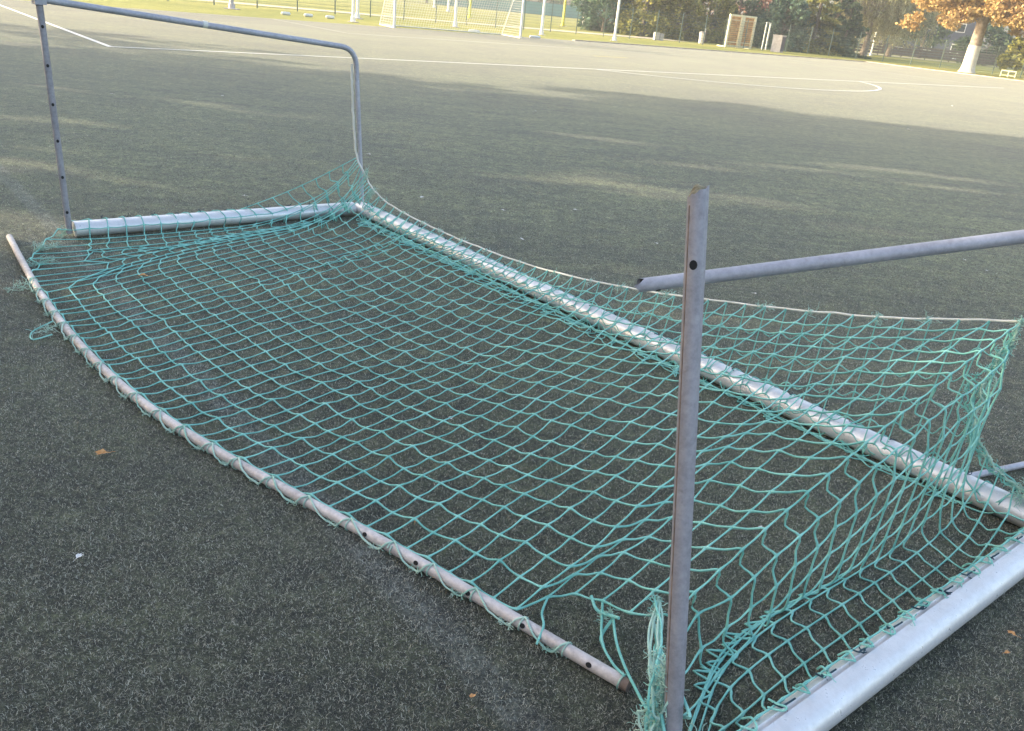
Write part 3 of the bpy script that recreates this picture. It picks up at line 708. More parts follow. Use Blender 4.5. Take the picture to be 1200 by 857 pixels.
# ---------------------------------------------------------------- turf fibres near the camera
def fibres():
    cnts = []
    Vall = []; tone = []
    zones = [(0.9, 1.6, 46000), (1.6, 2.2, 38000), (2.2, 2.8, 30000), (2.8, 3.5, 21000), (3.5, 4.3, 13500), (4.3, 5.3, 8000), (5.3, 6.6, 4200), (6.6, 8.5, 1800), (8.5, 11, 600)]
    for (y0, y1, dens) in zones:
        x0 = -0.72*y1-0.4; x1 = 0.78*y1+0.5
        n = int((x1-x0)*(y1-y0)*dens)
        x = rng.uniform(x0, x1, n); y = rng.uniform(y0, y1, n)
        keep = (x > -0.70*y-0.35) & (x < 0.76*y+0.35)
        x = x[keep]; y = y[keep]; n = len(x)
        L = rng.uniform(0.006, 0.0145, n); a = rng.uniform(0, 2*math.pi, n); lean = rng.uniform(0.25, 1.25, n)
        wd = rng.uniform(0.00032, 0.00065, n)*(1+0.28*(y1-1.6))
        cl = rng.uniform(-2.2, 2.2, n)
        ts = np.array([0, 0.5, 1.0])
        pts = np.zeros((n, 3, 3))
        for k, t in enumerate(ts):
            la = lean*(0.4+0.9*t); h = L*t*np.cos(la*0.8); o_ = L*t*np.sin(la)
            pts[:, k, 0] = x + np.cos(a+cl*t)*o_; pts[:, k, 1] = y + np.sin(a+cl*t)*o_; pts[:, k, 2] = h*0.75+0.0
        sx_ = -np.sin(a)*wd; sy_ = np.cos(a)*wd
        V = np.zeros((n, 6, 3))
        for k, s in enumerate((1, 0.9, 0.3)):
            V[:, 2*k] = pts[:, k]; V[:, 2*k+1] = pts[:, k]
            V[:, 2*k, 0] += sx_*s; V[:, 2*k, 1] += sy_*s; V[:, 2*k+1, 0] -= sx_*s; V[:, 2*k+1, 1] -= sy_*s
        Vall.append(V.reshape(-1, 3)); tn = rng.uniform(0, 1, n); dl = np.abs((x+4.39)*0.7513 + (y-6.69)*0.66 + rng.normal(0, .018, n))
        tn = np.where((dl < 0.055) & (rng.uniform(0, 1, n) < .30*(1+.6*np.sin(y*3+x))), 0.75+.3*tn, tn)
        pn = np.sin(x*2.1+1.3*np.sin(y*1.7))*np.sin(y*2.6+np.sin(x*1.2))*.06; tone.append(np.repeat(tn+pn, 6)); cnts.append(n)
    V = np.concatenate(Vall); n = len(V)//6
    b0 = np.arange(n)[:, None]*6
    Q = np.concatenate([b0+np.array([0, 1, 3, 2]), b0+np.array([2, 3, 5, 4])], 0)
    m, nn, p = new_mat('turf_fibre')
    a = nn.nodes.new('ShaderNodeAttribute'); a.attribute_name = 'tone'
    r = ramp(nn, [(0.0, (0.03, 0.03, 0.024)), (0.4, (0.19, 0.182, 0.138)), (0.8, (0.47, 0.445, 0.355)), (1.0, (0.62, 0.60, 0.50))])
    nn.links.new(a.outputs['Fac'], r.inputs[0]); nn.links.new(r.outputs[0], p.inputs['Base Color']); p.inputs['Roughness'].default_value = 0.5
    o = fast_mesh('turf_fibres', V, Q, m, attr=np.concatenate(tone)); o.location.z = 0.001
    tag(o, 'short worn olive grey artificial grass fibres', 'turf fibres', kind='stuff')
fibres()

# ---------------------------------------------------------------- leaves and scraps
leaf_m = simple('dry_leaf', (0.45, 0.20, 0.06), (0.62, 0.36, 0.16), 60, 0.7)
petal_m = simple('white_scrap', (0.62, 0.60, 0.58), (0.78, 0.76, 0.74), 30, 0.7)
def leaf(x, y, size, label, mat=leaf_m, name='fallen_leaf', cat='leaf', group='dry leaves dropped on the turf', z=0.016):
    b = MB(); n = 14; V = [(0, 0, 0.004)]
    for k in range(n):
        t = 2*math.pi*k/n; rr = size*(0.62 + 0.38*abs(math.cos(2.5*t)))*random.uniform(.75, 1.15)*(1.25 if k == 0 else 1)
        V.append((rr*math.cos(t), rr*0.7*math.sin(t), size*0.35*abs(math.sin(t+random.uniform(-.4, .4))) + random.uniform(0, size*.25)))
    F = [(0, 1+k, 1+(k+1) % n) for k in range(n)]
    b.add(V, F); b.tube([(size*1.1, 0, 0.002), (size*1.5, size*.15, 0.004), (size*1.9, size*.1, 0.001)], size*0.045, 4)
    o = b.build(name, mat, smooth=False); o.location = (x, y, z); o.rotation_euler = (random.uniform(-.2, .2), random.uniform(-.2, .2), random.uniform(0, 6.28))
    tag(o, label, cat, group)
leaf(-1.460, 2.553, 0.024, 'crumpled orange brown leaf lying alone on the open turf left of the near tube')
leaf(-2.183, 4.473, 0.028, 'curled tan leaf caught under the far left part of the net')
leaf(-0.273, 2.341, 0.013, 'small brown leaf under the net close to the middle of the near tube')
leaf(-0.014, 1.593, 0.012, 'small tan leaf on open turf below the end of the near tube')
leaf(1.633, 2.065, 0.015, 'thin orange leaf on the turf right of the thick near post')
leaf(1.574, 1.976, 0.010, 'tiny orange leaf lying closest to the outer side of the thick near post')
leaf(1.10, 4.05, 0.016, 'small pale orange leaf behind the crossbar seen through the raised net')
leaf(0.954, 2.515, 0.011, 'white petal lying under the net right of the leaning upright', petal_m, 'white_petal', 'petal', 'white petals scattered on the turf')

PET = [(-5.82, 11.5, 'left of the far upright tube'), (-4.65, 12.46, 'far behind the top stay tube of the goal'), (-3.57, 9.63, 'under the middle of the top stay tube'), (-2.33, 6.61, 'just behind the far thick post'), (-1.78, 9.01, 'behind the corner where the net hangs highest'), (-0.95, 7.21, 'a little right of the high net corner'),
  (-0.22, 7.04, 'in the row behind the crossbar, middle left'), (0.42, 7.35, 'in the row behind the crossbar, second from the upright'), (-0.03, 6.15, 'closest behind the crossbar'), (1.59, 5.36, 'behind the loose stay tube right of the upright'), (3.77, 6.96, 'above the loose stay tube at the right'), (3.82, 6.66, 'at the right edge just above the loose stay tube'),
  (1.05, 6.44, 'left of the top of the leaning upright'), (7.81, 18.16, 'in the shade edge on the right of the pitch'), (12.91, 27.41, 'in the sunlit turf at the right'), (-1.24, 1.98, 'on open turf in the lower left'), (-0.04, 14.55, 'in the middle of the shaded pitch'), (-0.24, 3.11, 'under the net near its middle')]
for (x, y, where) in PET:
    leaf(x, y, 0.011 + 0.0012*math.hypot(x, y), 'tiny white petal ' + where, petal_m, 'white_petal', 'petal', 'white petals scattered on the turf')

# ---------------------------------------------------------------- far side: fence, posts, things along the edge
FGREEN = simple('green_powder_coat', (0.12, 0.17, 0.14), (0.17, 0.22, 0.19), 3, 0.5)
WHITEP = simple('white_paint', (0.66, 0.66, 0.63), (0.80, 0.80, 0.78), 6, 0.5)
CREAMP = simple('cream_paint', (0.74, 0.68, 0.46), (0.84, 0.79, 0.58), 4, 0.6)
CONC = simple('pale_concrete', (0.42, 0.38, 0.36), (0.56, 0.52, 0.50), 5, 0.85, bump=0.3)
YELP = simple('yellow_paint', (0.62, 0.58, 0.06), (0.72, 0.68, 0.12), 4, 0.5)
def fence(pts, h, name_label, post_sp=2.45, z0=0.0, wire=0.085, screen=None):
    root = empty('mesh_fence', (pts[0][0], pts[0][1], 0)); tag(root, name_label, 'fence')
    w_ = MB(); posts = []
    off = Matrix.Translation(-Vector(root.location))
    for (A, B) in zip(pts[:-1], pts[1:]):
        A = np.array(A, float); B = np.array(B, float); L = np.linalg.norm(B-A); T = (B-A)/L; N = np.array([-T[1], T[0]])
        n = max(1, round(L/post_sp))
        for k in range(n): posts.append(A + (B-A)*k/n)
        q = int(L/wire)
        for k in range(q):
            c = A + T*(k+0.5)*wire; hw = 0.003
            w_.add([(*(c-T*hw), 0.05), (*(c+T*hw), 0.05), (*(c+T*hw), h), (*(c-T*hw), h), (*(c-N*hw), 0.05), (*(c+N*hw), 0.05), (*(c+N*hw), h), (*(c-N*hw), h)], [(0, 1, 2, 3), (4, 5, 6, 7)])
        for z in np.arange(0.1, h, 0.2):
            w_.add([(*(A+N*.006), z), (*(A+N*.006), z+.012), (*(B+N*.006), z+.012), (*(B+N*.006), z), ], [(0, 1, 2, 3)])
            w_.add([(*(A-N*.006), z), (*(A+N*.006), z), (*(B+N*.006), z), (*(B-N*.006), z), ], [(0, 1, 2, 3)])
    posts.append(np.array(pts[-1], float))
    o = w_.build('wire_mesh', FGREEN, smooth=False); o.parent = root; o.matrix_parent_inverse = off
    proto = None
    for p in posts[:100]:
        if proto is None:
            b = MB(); b.box((0, 0, (h+.1)/2), (0.06, 0.06, h+.1)); b.box((0, 0, h+.11), (0.07, 0.07, .02)); proto = b.build('post', FGREEN, root); o = proto
        else: o = proto.copy(); col.objects.link(o); o.parent = root
        o.matrix_parent_inverse = off; o.location = (p[0], p[1], 0)
    return root
fence([(-46, 34), (-18.7, 49.5), (-13.2, 55), (2.2, 66), (12.9, 73), (18.6, 76), (25.5, 80), (30.8, 81), (34.8, 78.2), (39.2, 73), (47, 64), (60, 48)], 2.15, 'green wire mesh fence running along the far edge of the pitch')
fence([(-60, 165), (-20, 172), (20, 176), (40, 178)], 2.5, 'teal screened fence round the distant playing court', 5, wire=0.5)
SCREEN = simple('teal_windscreen', (0.07, 0.20, 0.21), (0.10, 0.26, 0.25), 0.3, 0.8)
b = MB()
for (A, B) in (((-22, 171.6), (19.8, 175.8)),):
    slab(b, A, B, 0.04, 0.15, 2.35)
tag(b.build('windscreen', SCREEN, smooth=False), 'teal fabric windscreen hung along the distant court fence', 'windscreen')

def pole(name, x, y, h, r, mat, label, cat, head=None, r1=None):
    b = MB(); b.tube([(0, 0, 0), (0, 0, 0.25), (0, 0, 0.26), (0, 0, h)], [r*1.6, r*1.6, r, r1 or r*0.8], 12)
    root = empty(name, (x, y, 0)); tag(root, label, cat); b.build('pole', mat, root)
    b = MB(); b.box((0, 0, 0.015), (r*6, r*6, 0.03)); b.build('base_plate', CONC, root, smooth=False)
    if head == 'flood':
        b = MB(); b.box((0, 0, h), (0.9, 0.1, 0.1)); b.build('cross_arm', mat, root, smooth=False)
        for s in (-.32, .32):
            b = MB(); b.box((s, -.12, h+.12), (0.42, 0.18, 0.32), Matrix.Rotation(R(25), 3, 'X')); b.build('floodlight', WHITEP, root, smooth=False)
    if head == 'globe':
        b = MB(); pr = []
        for t in np.linspace(-90, 90, 9): pr.append((0.22*math.cos(R(t)), h+0.2+0.22*math.sin(R(t))))
        b.tube([(0, 0, z) for (_, z) in pr], [max(q, .005) for (q, _) in pr], 14); b.build('lamp_globe', WHITEP, root)
        b = MB(); b.tube([(0, 0, h-.05), (0, 0, h+.02)], .09, 12); b.build('collar', GALV, root)
    return root
pole('lamp_post', -16.6, 46.4, 9, 0.11, GALV, 'thick grey floodlight mast at the far left edge of the pitch', 'lamp post', 'flood')
pole('lamp_post', -10.0, 45.6, 9, 0.08, WHITEP, 'white mast standing at the left of the far goal, front one of the pair', 'lamp post', 'flood')
pole('lamp_post', -11.0, 51.3, 9, 0.09, WHITEP, 'white mast at the left of the far goal, rear one of the pair', 'lamp post', 'flood')
pole('lamp_post', -5.6, 54.1, 8, 0.085, WHITEP, 'white pole seen between the two posts of the far goal', 'lamp post', 'flood')
pole('lamp_post', -0.3, 56.3, 8, 0.085, WHITEP, 'white pole just right of the far goal', 'lamp post', 'flood')
pole('lamp_post', 4.6, 59.5, 9, 0.085, WHITEP, 'slim white pole in front of the green bushes', 'lamp post', 'flood')
pole('yellow_post', 1.6, 90.5, 6.5, 0.13, YELP, 'thick bright yellow pole beyond the sand path', 'pole')
pole('yellow_post', -7.2, 82, 6.5, 0.12, YELP, 'yellow pole seen through the far goal', 'pole')
pole('white_post', -16.9, 132, 5, 0.14, WHITEP, 'far white post on the lawn, left of two', 'post')
pole('white_post', -12.0, 107, 5, 0.13, WHITEP, 'far white post on the lawn, right of two', 'post')
pole('white_post', 4.1, 103, 1.5, 0.12, WHITEP, 'short white post beside the notice board', 'post')
pole('street_lamp', 33.9, 101, 3.9, 0.05, GALV, 'park lamp with a white globe by the spruce trees', 'street lamp', 'globe')
pole('white_post', 38.0, 104, 2.6, 0.10, WHITEP, 'white post standing under the willows', 'post')

# far goal with its net
WN = simple('white_net', (0.62, 0.62, 0.60), rough=0.7)
def far_goal():
    A = np.array([-7.5, 43.5]); B = np.array([-1.35, 47.0]); U_ = (B-A)/np.linalg.norm(B-A); W_ = np.linalg.norm(B-A); Nn = np.array([-U_[1], U_[0]])
    root = empty('far_goal', (*(A+B)/2, 0)); tag(root, 'white full size football goal standing at the far end of the pitch', 'football goal')
    off = Matrix.Translation(-Vector(root.location))
    def pt(u, d, z): q = A + U_*u + Nn*d; return (q[0], q[1], z)
    def part(b, name, m, smooth=True): o = b.build(name, m, smooth=smooth); o.parent = root; o.matrix_parent_inverse = off
    for u in (0, W_):
        b = MB(); b.tube([pt(u, 0, 0), pt(u, 0, 2.44)], 0.06, 12); part(b, 'post', WHITEP)
        b = MB(); b.tube([pt(u, 0.05, 0.03), pt(u, 2.2, 0.03)], 0.03, 8); part(b, 'ground_bar', WHITEP)
        b = MB(); b.tube([pt(u, 0.05, 2.44), pt(u, 0.8, 2.40), pt(u, 2.2, 0.05)], 0.02, 8); part(b, 'net_stay', WHITEP)
    b = MB(); b.tube([pt(-.06, 0, 2.44), pt(W_+.06, 0, 2.44)], 0.06, 12); part(b, 'crossbar', WHITEP)
    b = MB(); b.tube([pt(0, 2.2, 0.03), pt(W_, 2.2, 0.03)], 0.03, 8); part(b, 'ground_bar', WHITEP)
    b = MB(); s = 0.14; r = 0.0055
    def wire(P, Q):
        P = np.array(P); Q = np.array(Q); b.tube([P, Q], r, 3, cap=False)
    for u in np.arange(0, W_+.01, s):
        wire(pt(u, .8, 2.38), pt(u, 2.2, .04)); wire(pt(u, 0, 2.44), pt(u, .8, 2.38))
    for t in np.arange(0, 1.001, s/2.75):
        d, z = .8+1.4*t, 2.38-2.34*t; wire(pt(0, d, z), pt(W_, d, z))
        for u in (0, W_): wire(pt(u, 0, z), pt(u, d, z))
    for t in np.arange(0, 1, s/.8): wire(pt(0, .8*t, 2.42), pt(W_, .8*t, 2.42))
    for u in (0, W_):
        for d in np.arange(.07, 2.2, s): wire(pt(u, d, 0.04), pt(u, d, 2.38 if d < .8 else 2.38-2.34*(d-.8)/1.4))
    part(b, 'net', WN, False)
far_goal()
def yaw_box(b, c, size, yaw=0, mi=0): b.box(c, size, Matrix.Rotation(yaw, 3, 'Z'), mi)
# slatted rack
def rack():
    root = empty('wooden_rack', (16.3, 75.3, 0), R(33)); tag(root, 'cream framed wooden rack with two bays of orange brown slats by the fence', 'rack')
    WOOD = simple('orange_wood', (0.52, 0.26, 0.11), (0.72, 0.46, 0.22), 3, 0.7, detail=6)
    b = MB(); W_, H_ = 3.1, 2.55
    for x in (-W_/2+.09, -.10, .12, W_/2-.09): b.box((x, 0, H_/2), (.17, .14, H_))
    for z in (.10, H_-.06, ): b.box((0, .0, z), (W_-.02, .10, .14))
    for x in (-W_/4, W_/4): b.box((x, -.06, .42), (W_/2-.25, .03, .07)); b.box((x, -.06, H_-.42), (W_/2-.25, .03, .05))
    for x in (-W_/2+.09, W_/2-.09): b.box((x, .45, .05), (.14, 1.0, .10))
    b.build('frame', CREAMP, root, smooth=False)
    b = MB()
    for x in (-W_/4+.01, W_/4+.01):
        for z in np.arange(.22, H_-.2, .15): b.box((x, .09+random.uniform(-.01, .01), z+.05), (W_/2-.12, .03, .125))
    b.build('slats', WOOD, root, smooth=False)
rack()
root = empty('metal_stand', (19.4, 79.0, 0), R(33)); tag(root, 'narrow white metal frame standing behind the fence beside the rack', 'stand')
b = MB(); b.box((-.25, 0, 1.1), (.06, .06, 2.2)); b.box((.25, 0, 1.1), (.14, .06, 2.2)); b.build('upright', WHITEP, root, smooth=False)
b = MB(); b.box((0, 0, 2.2), (.6, .07, .08)); b.build('top_bar', WHITEP, root, smooth=False)
root = empty('concrete_bin', (19.6, 75.2, 0), R(58)); tag(root, 'squat pale concrete litter bin with painted shade on one side, on the grass verge', 'bin')
b = MB(); b.box((0, 0, .62), (.95, .80, 1.24)); b.build('body', CONC, root, smooth=False)
b = MB(); b.box((0, 0, 1.29), (1.02, .87, .09)); b.build('lid', CONC, root, smooth=False)
DK = simple('dark_plastic', (0.03, 0.028, 0.035), rough=0.6)
b = MB(); b.box((0.0, -.42, .66), (.80, .04, 1.1)); b.build('shade_panel', simple('purple_grey_shade', (0.10, 0.085, 0.11), rough=0.6), root, smooth=False)  # dark panel stands in for shade on the side away from the sun
root = empty('white_bin', (13.4, 77.0, 0)); tag(root, 'small white round litter bin fixed beside a fence post', 'bin')
b = MB(); b.tube([(0, 0, .02), (0, 0, .85)], [.17, .21], 14); b.build('bin_body', WHITEP, root)
b = MB(); b.tube([(0, 0, .85), (0, 0, .93), (0, 0, .97)], [.23, .23, .12], 14); b.build('bin_lid', CONC, root)
b = MB(); b.tube([(.27, 0, 0), (.27, 0, 1.25)], .03, 8); b.build('bin_post', GALV, root)
root = empty('stone_block', (9.1, 73.5, 0), R(20)); tag(root, 'low pale stone block behind the fence at the end of the path', 'block')
b = MB(); b.box((0, 0, .3), (.38, .4, .6)); b.box((.42, 0, .27), (.34, .38, .54)); b.build('stone', CONC, root, smooth=False)
for (x, y, l) in ((-13.6, 45.9, 'leftmost'), (-12.6, 46.6, 'middle'), (-11.6, 47.2, 'rightmost')):
    b = MB(); pr = [(0, .10), (.04, .14), (.10, .12), (.14, .05)]
    b.tube([(x0, 0, .07) for x0 in (-.25, -.2, 0, .2, .25)], [.03, .08, .09, .08, .03], 10); o = b.build('sandbag', WHITEP); o.location = (x, y, 0); o.rotation_euler.z = R(35)
    tag(o, l + ' of the three white sandbags lying left of the far goal', 'sandbag', 'white sandbags on the far verge')
for (x, y, l) in ((-4.0, 49.0, 'white sandbag lying behind the far goal mouth'), (-0.6, 49.6, 'white sandbag lying on the verge right of the far goal')):
    b = MB(); b.tube([(x0, 0, .06) for x0 in (-.35, -.3, 0, .3, .35)], [.03, .07, .08, .07, .03], 10); o = b.build('sandbag', WHITEP); o.location = (x, y, 0); o.rotation_euler.z = R(30)
    tag(o, l, 'sandbag', 'white sandbags on the far verge')
root = empty('notice_board', (5.2, 102, 0), R(5)); tag(root, 'white banner hung between two wooden posts beyond the path', 'notice board')
WD = simple('pale_wood', (0.45, 0.36, 0.2), (0.6, 0.5, 0.3), 5, 0.7)
for x in (-.25, 1.05):
    b = MB(); b.box((x, 0, 1.25), (.14, .14, 2.5)); b.build('post', WD, root, smooth=False)
b = MB(); b.box((.4, 0, 1.0), (1.15, .03, .6)); b.build('panel', WHITEP, root, smooth=False)
root = empty('low_railing', (36.9, 70.6, 0), R(-35)); tag(root, 'low cream railing at the kerb between the two whitewashed trunks', 'railing')
b = MB(); b.box((0, 0, .46), (1.1, .05, .07)); b.box((0, 0, .12), (1.1, .05, .05)); b.build('rail', CREAMP, root, smooth=False)
for x in (-.52, 0, .52):
    b = MB(); b.box((x, 0, .24), (.06, .062, .48)); b.build('leg', CREAMP, root, smooth=False)
# parked cars far away
def car(x, y, rz, label, c):
    root = empty('parked_car', (x, y, 0), rz); tag(root, label, 'car', 'cars parked beyond the park')
    m = simple('car_paint', c, rough=0.3)
    b = MB()
    for (prof, wd, mt, nm) in (([(-2.1, .25), (-2.15, .6), (-1.9, .88), (-1.1, .93), (1.0, .93), (2.0, .78), (2.15, .5), (2.1, .25)], 1.75, m, 'body'), ([(-1.75, .93), (-1.35, 1.42), (.2, 1.45), (1.0, .93)], 1.5, DK, 'cabin_glass'), ([(-1.4, 1.40), (-1.3, 1.47), (.15, 1.49), (.25, 1.42)], 1.48, m, 'roof')):
        b = MB(); n = len(prof); V = [(px_, -wd/2, pz) for (px_, pz) in prof] + [(px_, wd/2, pz) for (px_, pz) in prof]
        b.add(V, [tuple(range(n)), tuple(range(2*n-1, n-1, -1))] + [(k, n+k, n+(k+1) % n, (k+1) % n) for k in range(n)]); b.build(nm, mt, root, smooth=False)
    for wx in (-1.3, 1.3):
        for wy in (-.82, .82):
            b = MB(); b.tube([(wx, wy-.1, .32), (wx, wy+.1, .32)], .32, 16); b.build('wheel', DK, root)
car(66, 125, R(-15), 'white car parked far beyond the orange chestnut tree', (.75, .76, .78))
car(61, 128.5, R(-20), 'pale blue grey car parked in front of the dark house', (.45, .5, .62))

# dark slate house behind the willow
root = empty('slate_house', (62, 146, 0), R(-22)); tag(root, 'dark slate blue house half hidden behind the willow', 'house')
SLATE = simple('slate_cladding', (0.035, 0.045, 0.075), (0.06, 0.075, 0.11), 1.5, 0.7, bump=0.4, bscale=8)
b = MB(); b.box((0, 0, 3.2), (13, 9, 6.4)); b.build('wall', SLATE, root, smooth=False)
b = MB(); b.add([(-7, -5, 6.3), (7, -5, 6.3), (7, 5, 6.3), (-7, 5, 6.3), (-7, 0, 10), (7, 0, 10)], [(0, 1, 5, 4), (2, 3, 4, 5), (0, 4, 3), (1, 2, 5), (3, 2, 1, 0)]); b.build('roof', simple('dark_roof_tiles', (0.03, 0.03, 0.04), (0.06, 0.055, 0.06), 6, 0.8), root, smooth=False)
for (x, z) in ((-4, 1.7), (0, 1.7), (4, 1.7), (-4, 4.7), (0, 4.7), (4, 4.7)):
    b = MB(); b.box((x, -4.53, z), (1.3, .08, 1.3)); f = b.build('window', WHITEP, root, smooth=False)
    b = MB(); b.box((x, -4.575, z), (1.1, .03, 1.1)); b.build('pane', simple('window_glass', (.03, .04, .05), rough=.1), f, smooth=False)
root = empty('plank_fence', (44, 118, 0), R(-8)); tag(root, 'low dark brown plank fence behind the willows', 'fence')
BR = simple('dark_planks', (0.07, 0.055, 0.05), (0.13, 0.10, 0.09), 4, 0.85)
b = MB()
for z in (.3, .65, 1.0, 1.35): b.box((0, 0, z), (30, .05, .28))
b.build('planks', BR, root, smooth=False)
for x in np.arange(-15, 15.1, 3):
    b = MB(); b.box((x, .06, .8), (.12, .10, 1.6)); b.build('post', BR, root, smooth=False)

# ---------------------------------------------------------------- trees
BARK = simple('bark', (0.11, 0.09, 0.07), (0.22, 0.18, 0.14), 6, 0.9, bump=0.8, bscale=18)
BARK2 = simple('chestnut_bark', (0.22, 0.18, 0.15), (0.38, 0.32, 0.27), 5, 0.9, bump=0.8, bscale=14)
LIME = simple('limewash', (0.62, 0.59, 0.54), (0.78, 0.76, 0.72), 3, 0.9, bump=0.5, bscale=14)
OLIVE = leafmat('olive_leaves', [(0.15, (0.056, 0.069, 0.019)), (0.45, (0.188, 0.200, 0.044)), (0.75, (0.425, 0.388, 0.100)), (1.0, (0.575, 0.500, 0.175))])
DKGRN = leafmat('dark_green_leaves', [(0.15, (0.029, 0.055, 0.032)), (0.5, (0.094, 0.145, 0.070)), (0.9, (0.232, 0.290, 0.131))])
TEALG = leafmat('blue_green_leaves', [(0.15, (0.042, 0.084, 0.070)), (0.5, (0.098, 0.168, 0.112)), (0.9, (0.252, 0.308, 0.168))])
WILL = leafmat('willow_leaves', [(0.15, (0.150, 0.144, 0.062)), (0.5, (0.375, 0.338, 0.175)), (0.9, (0.625, 0.575, 0.338))])
CHES = leafmat('chestnut_leaves', [(0.10, (0.17, 0.10, 0.045)), (0.4, (0.44, 0.29, 0.12)), (0.7, (0.62, 0.45, 0.20)), (1.0, (0.72, 0.60, 0.33))])
RUSTL = leafmat('rusty_leaves', [(0.15, (0.090, 0.045, 0.045)), (0.5, (0.225, 0.120, 0.098)), (0.9, (0.390, 0.240, 0.150))])
def leaves(name, C, sz, mat, root, seed, droop=0.0, aspect=0.6, tone=None):
    """C: centres (local); one bent diamond per leaf"""
    rg = np.random.default_rng(seed); n = len(C)
    d = rg.normal(0, 1, (n, 3)); d[:, 2] = d[:, 2]*(0.6) - droop; d /= np.linalg.norm(d, axis=1)[:, None]
    s_ = np.cross(d, rg.normal(0, 1, (n, 3))); s_ /= np.linalg.norm(s_, axis=1)[:, None]
    L = (sz*rg.uniform(.6, 1.4, n))[:, None]
    V = np.stack([C-d*L*.5, C+s_*L*.5*aspect, C+d*L*.5, C-s_*L*.5*aspect], 1).reshape(-1, 3)
    Q = np.arange(n*4).reshape(n, 4)
    t = np.clip(rg.normal(.5, .2, n) if tone is None else tone + rg.normal(0, .12, n), 0, 1)
    return fast_mesh(name, V, Q, mat, root, attr=np.repeat(t, 4))
def clumps(rg, n, centers, radii, squash=.8, gap=.0):
    """points in the shells of many small lumps scattered on big lobes"""
    k = rg.integers(0, len(centers), n); c = np.array(centers)[k]; r = np.array(radii)[k]
    d = rg.normal(0, 1, (n, 3)); d /= np.linalg.norm(d, axis=1)[:, None]
    rad = r*rg.uniform(.15, 1, n)**.45
    return c + d*rad[:, None]*np.array([1, 1, squash]), k
def limb(b, P, r0, r1, n=7): 
    P = catmull(np.array(P), 4); b.tube(P, np.linspace(r0, r1, len(P)), n)
def tree(name, x, y, H, W, label, mat, bark=BARK, base=0.22, nl=4200, lf=0.34, seed=0, group=None, cat='tree', trunk_r=None, nb=34, lime=0, lean=0.0, squash=.85, sub=0.34, low=0.85):
    rg = np.random.default_rng(seed); root = empty(name, (x, y, 0)); tag(root, label, cat, group)
    tr = trunk_r or H*0.022; b = MB(); zc = H*base
    zs = np.array([0, .15, .5, zc, (zc+H)*.5, H*.92]); rs_ = tr*np.array([1.45, 1.12, 1.0, .85, .5, .12])
    xs = lean*zs + np.cumsum(rg.normal(0, .03, 6)*zs/ max(H, 1)*3)
    b.tube([(xx, 0.03*zz*rg.uniform(-.5, .5), zz) for xx, zz in zip(xs, zs)], rs_, 12)
    cs = []; rad = []
    for k in range(nb):
        z = zc + (H-zc)*rg.uniform(0.0, 1.0)**low; f = (z-zc)/(H-zc)
        prof = math.sin(math.pi*min(1, .22+.78*f))**.6 if f < .98 else .2
        rr = W*.5*prof*rg.uniform(.55, 1.0); a = rg.uniform(0, 6.28)
        c = np.array([lean*z + rr*math.cos(a), rr*math.sin(a), z]); cs.append(c); rad.append(W*sub*.5*rg.uniform(.6, 1.15))
        if k % 2 == 0:
            z0 = max(zc*.75, z-H*.16*rg.uniform(.5, 1.4)); limb(b, [(lean*z0, 0, z0), (lean*z0+(c[0]-lean*z0)*.5, c[1]*.5, (z0+z)/2+.1), tuple(c)], tr*.32, tr*.06, 6)
    b.build('trunk', bark, root)
    if lime:
        b = MB(); b.tube([(0+lean*z, 0, z) for z in (0.0, .15, .5, lime)], [tr*1.45+.012, tr*1.12+.012, tr*1.0+.012, tr*.97+.01], 14, cap=False); b.build('limewash_band', LIME, root)
    # lumps broken into twig tufts
    cs = np.array(cs); rad = np.array(rad)
    tufts, k = clumps(rg, nb*14, cs, rad, squash); tone0 = rg.uniform(.25, .75, len(tufts))
    C, kk = clumps(rg, nl, tufts, np.full(len(tufts), W*.055+.12), .8)
    leaves('crown', C, lf, mat, root, seed+1, tone=tone0[kk])
    return root
def conifer(x, y, H, W, label, mat, seed=0, nl=5200, group=None, lf=0.38):
    rg = np.random.default_rng(seed); root = empty('spruce_tree', (x, y, 0)); tag(root, label, 'tree', group)
    b = MB(); b.tube([(0, 0, 0), (0, 0, H*.5), (0, 0, H*.98)], [H*.02, H*.012, .02], 10)
    nbh = int(H*9); C = []; T = []
    for k in range(nbh):
        f = (k/nbh)**1.15; z = .25 + H*.97*f; L = W*.5*(1-f)**.85*rg.uniform(.65, 1.12)+.1; a = rg.uniform(0, 6.28)
        if k % 3 == 0: b.tube([(0, 0, z), (math.cos(a)*L*.9, math.sin(a)*L*.9, z-L*.18)], [.03, .008], 4, cap=False)
        m = max(8, int(nl/nbh*(1-f)*1.8)); t = rg.uniform(.15, 1, m)**.7
        wv = (rg.normal(0, .16, m))*L*t*.9
        px_ = math.cos(a)*L*t - math.sin(a)*wv; py_ = math.sin(a)*L*t + math.cos(a)*wv
        pz_ = z - L*.30*t**1.5 + rg.normal(0, .07, m) + .12*L*np.maximum(0, t-.8)*3
        C.append(np.stack([px_, py_, np.maximum(pz_, .05)], 1)); T.append(np.full(m, rg.uniform(.2, .7)) + .25*(t-.5))
    b.build('trunk', BARK, root); leaves('crown', np.concatenate(C), lf, mat, root, seed+1, droop=.4, aspect=.45, tone=np.concatenate(T))
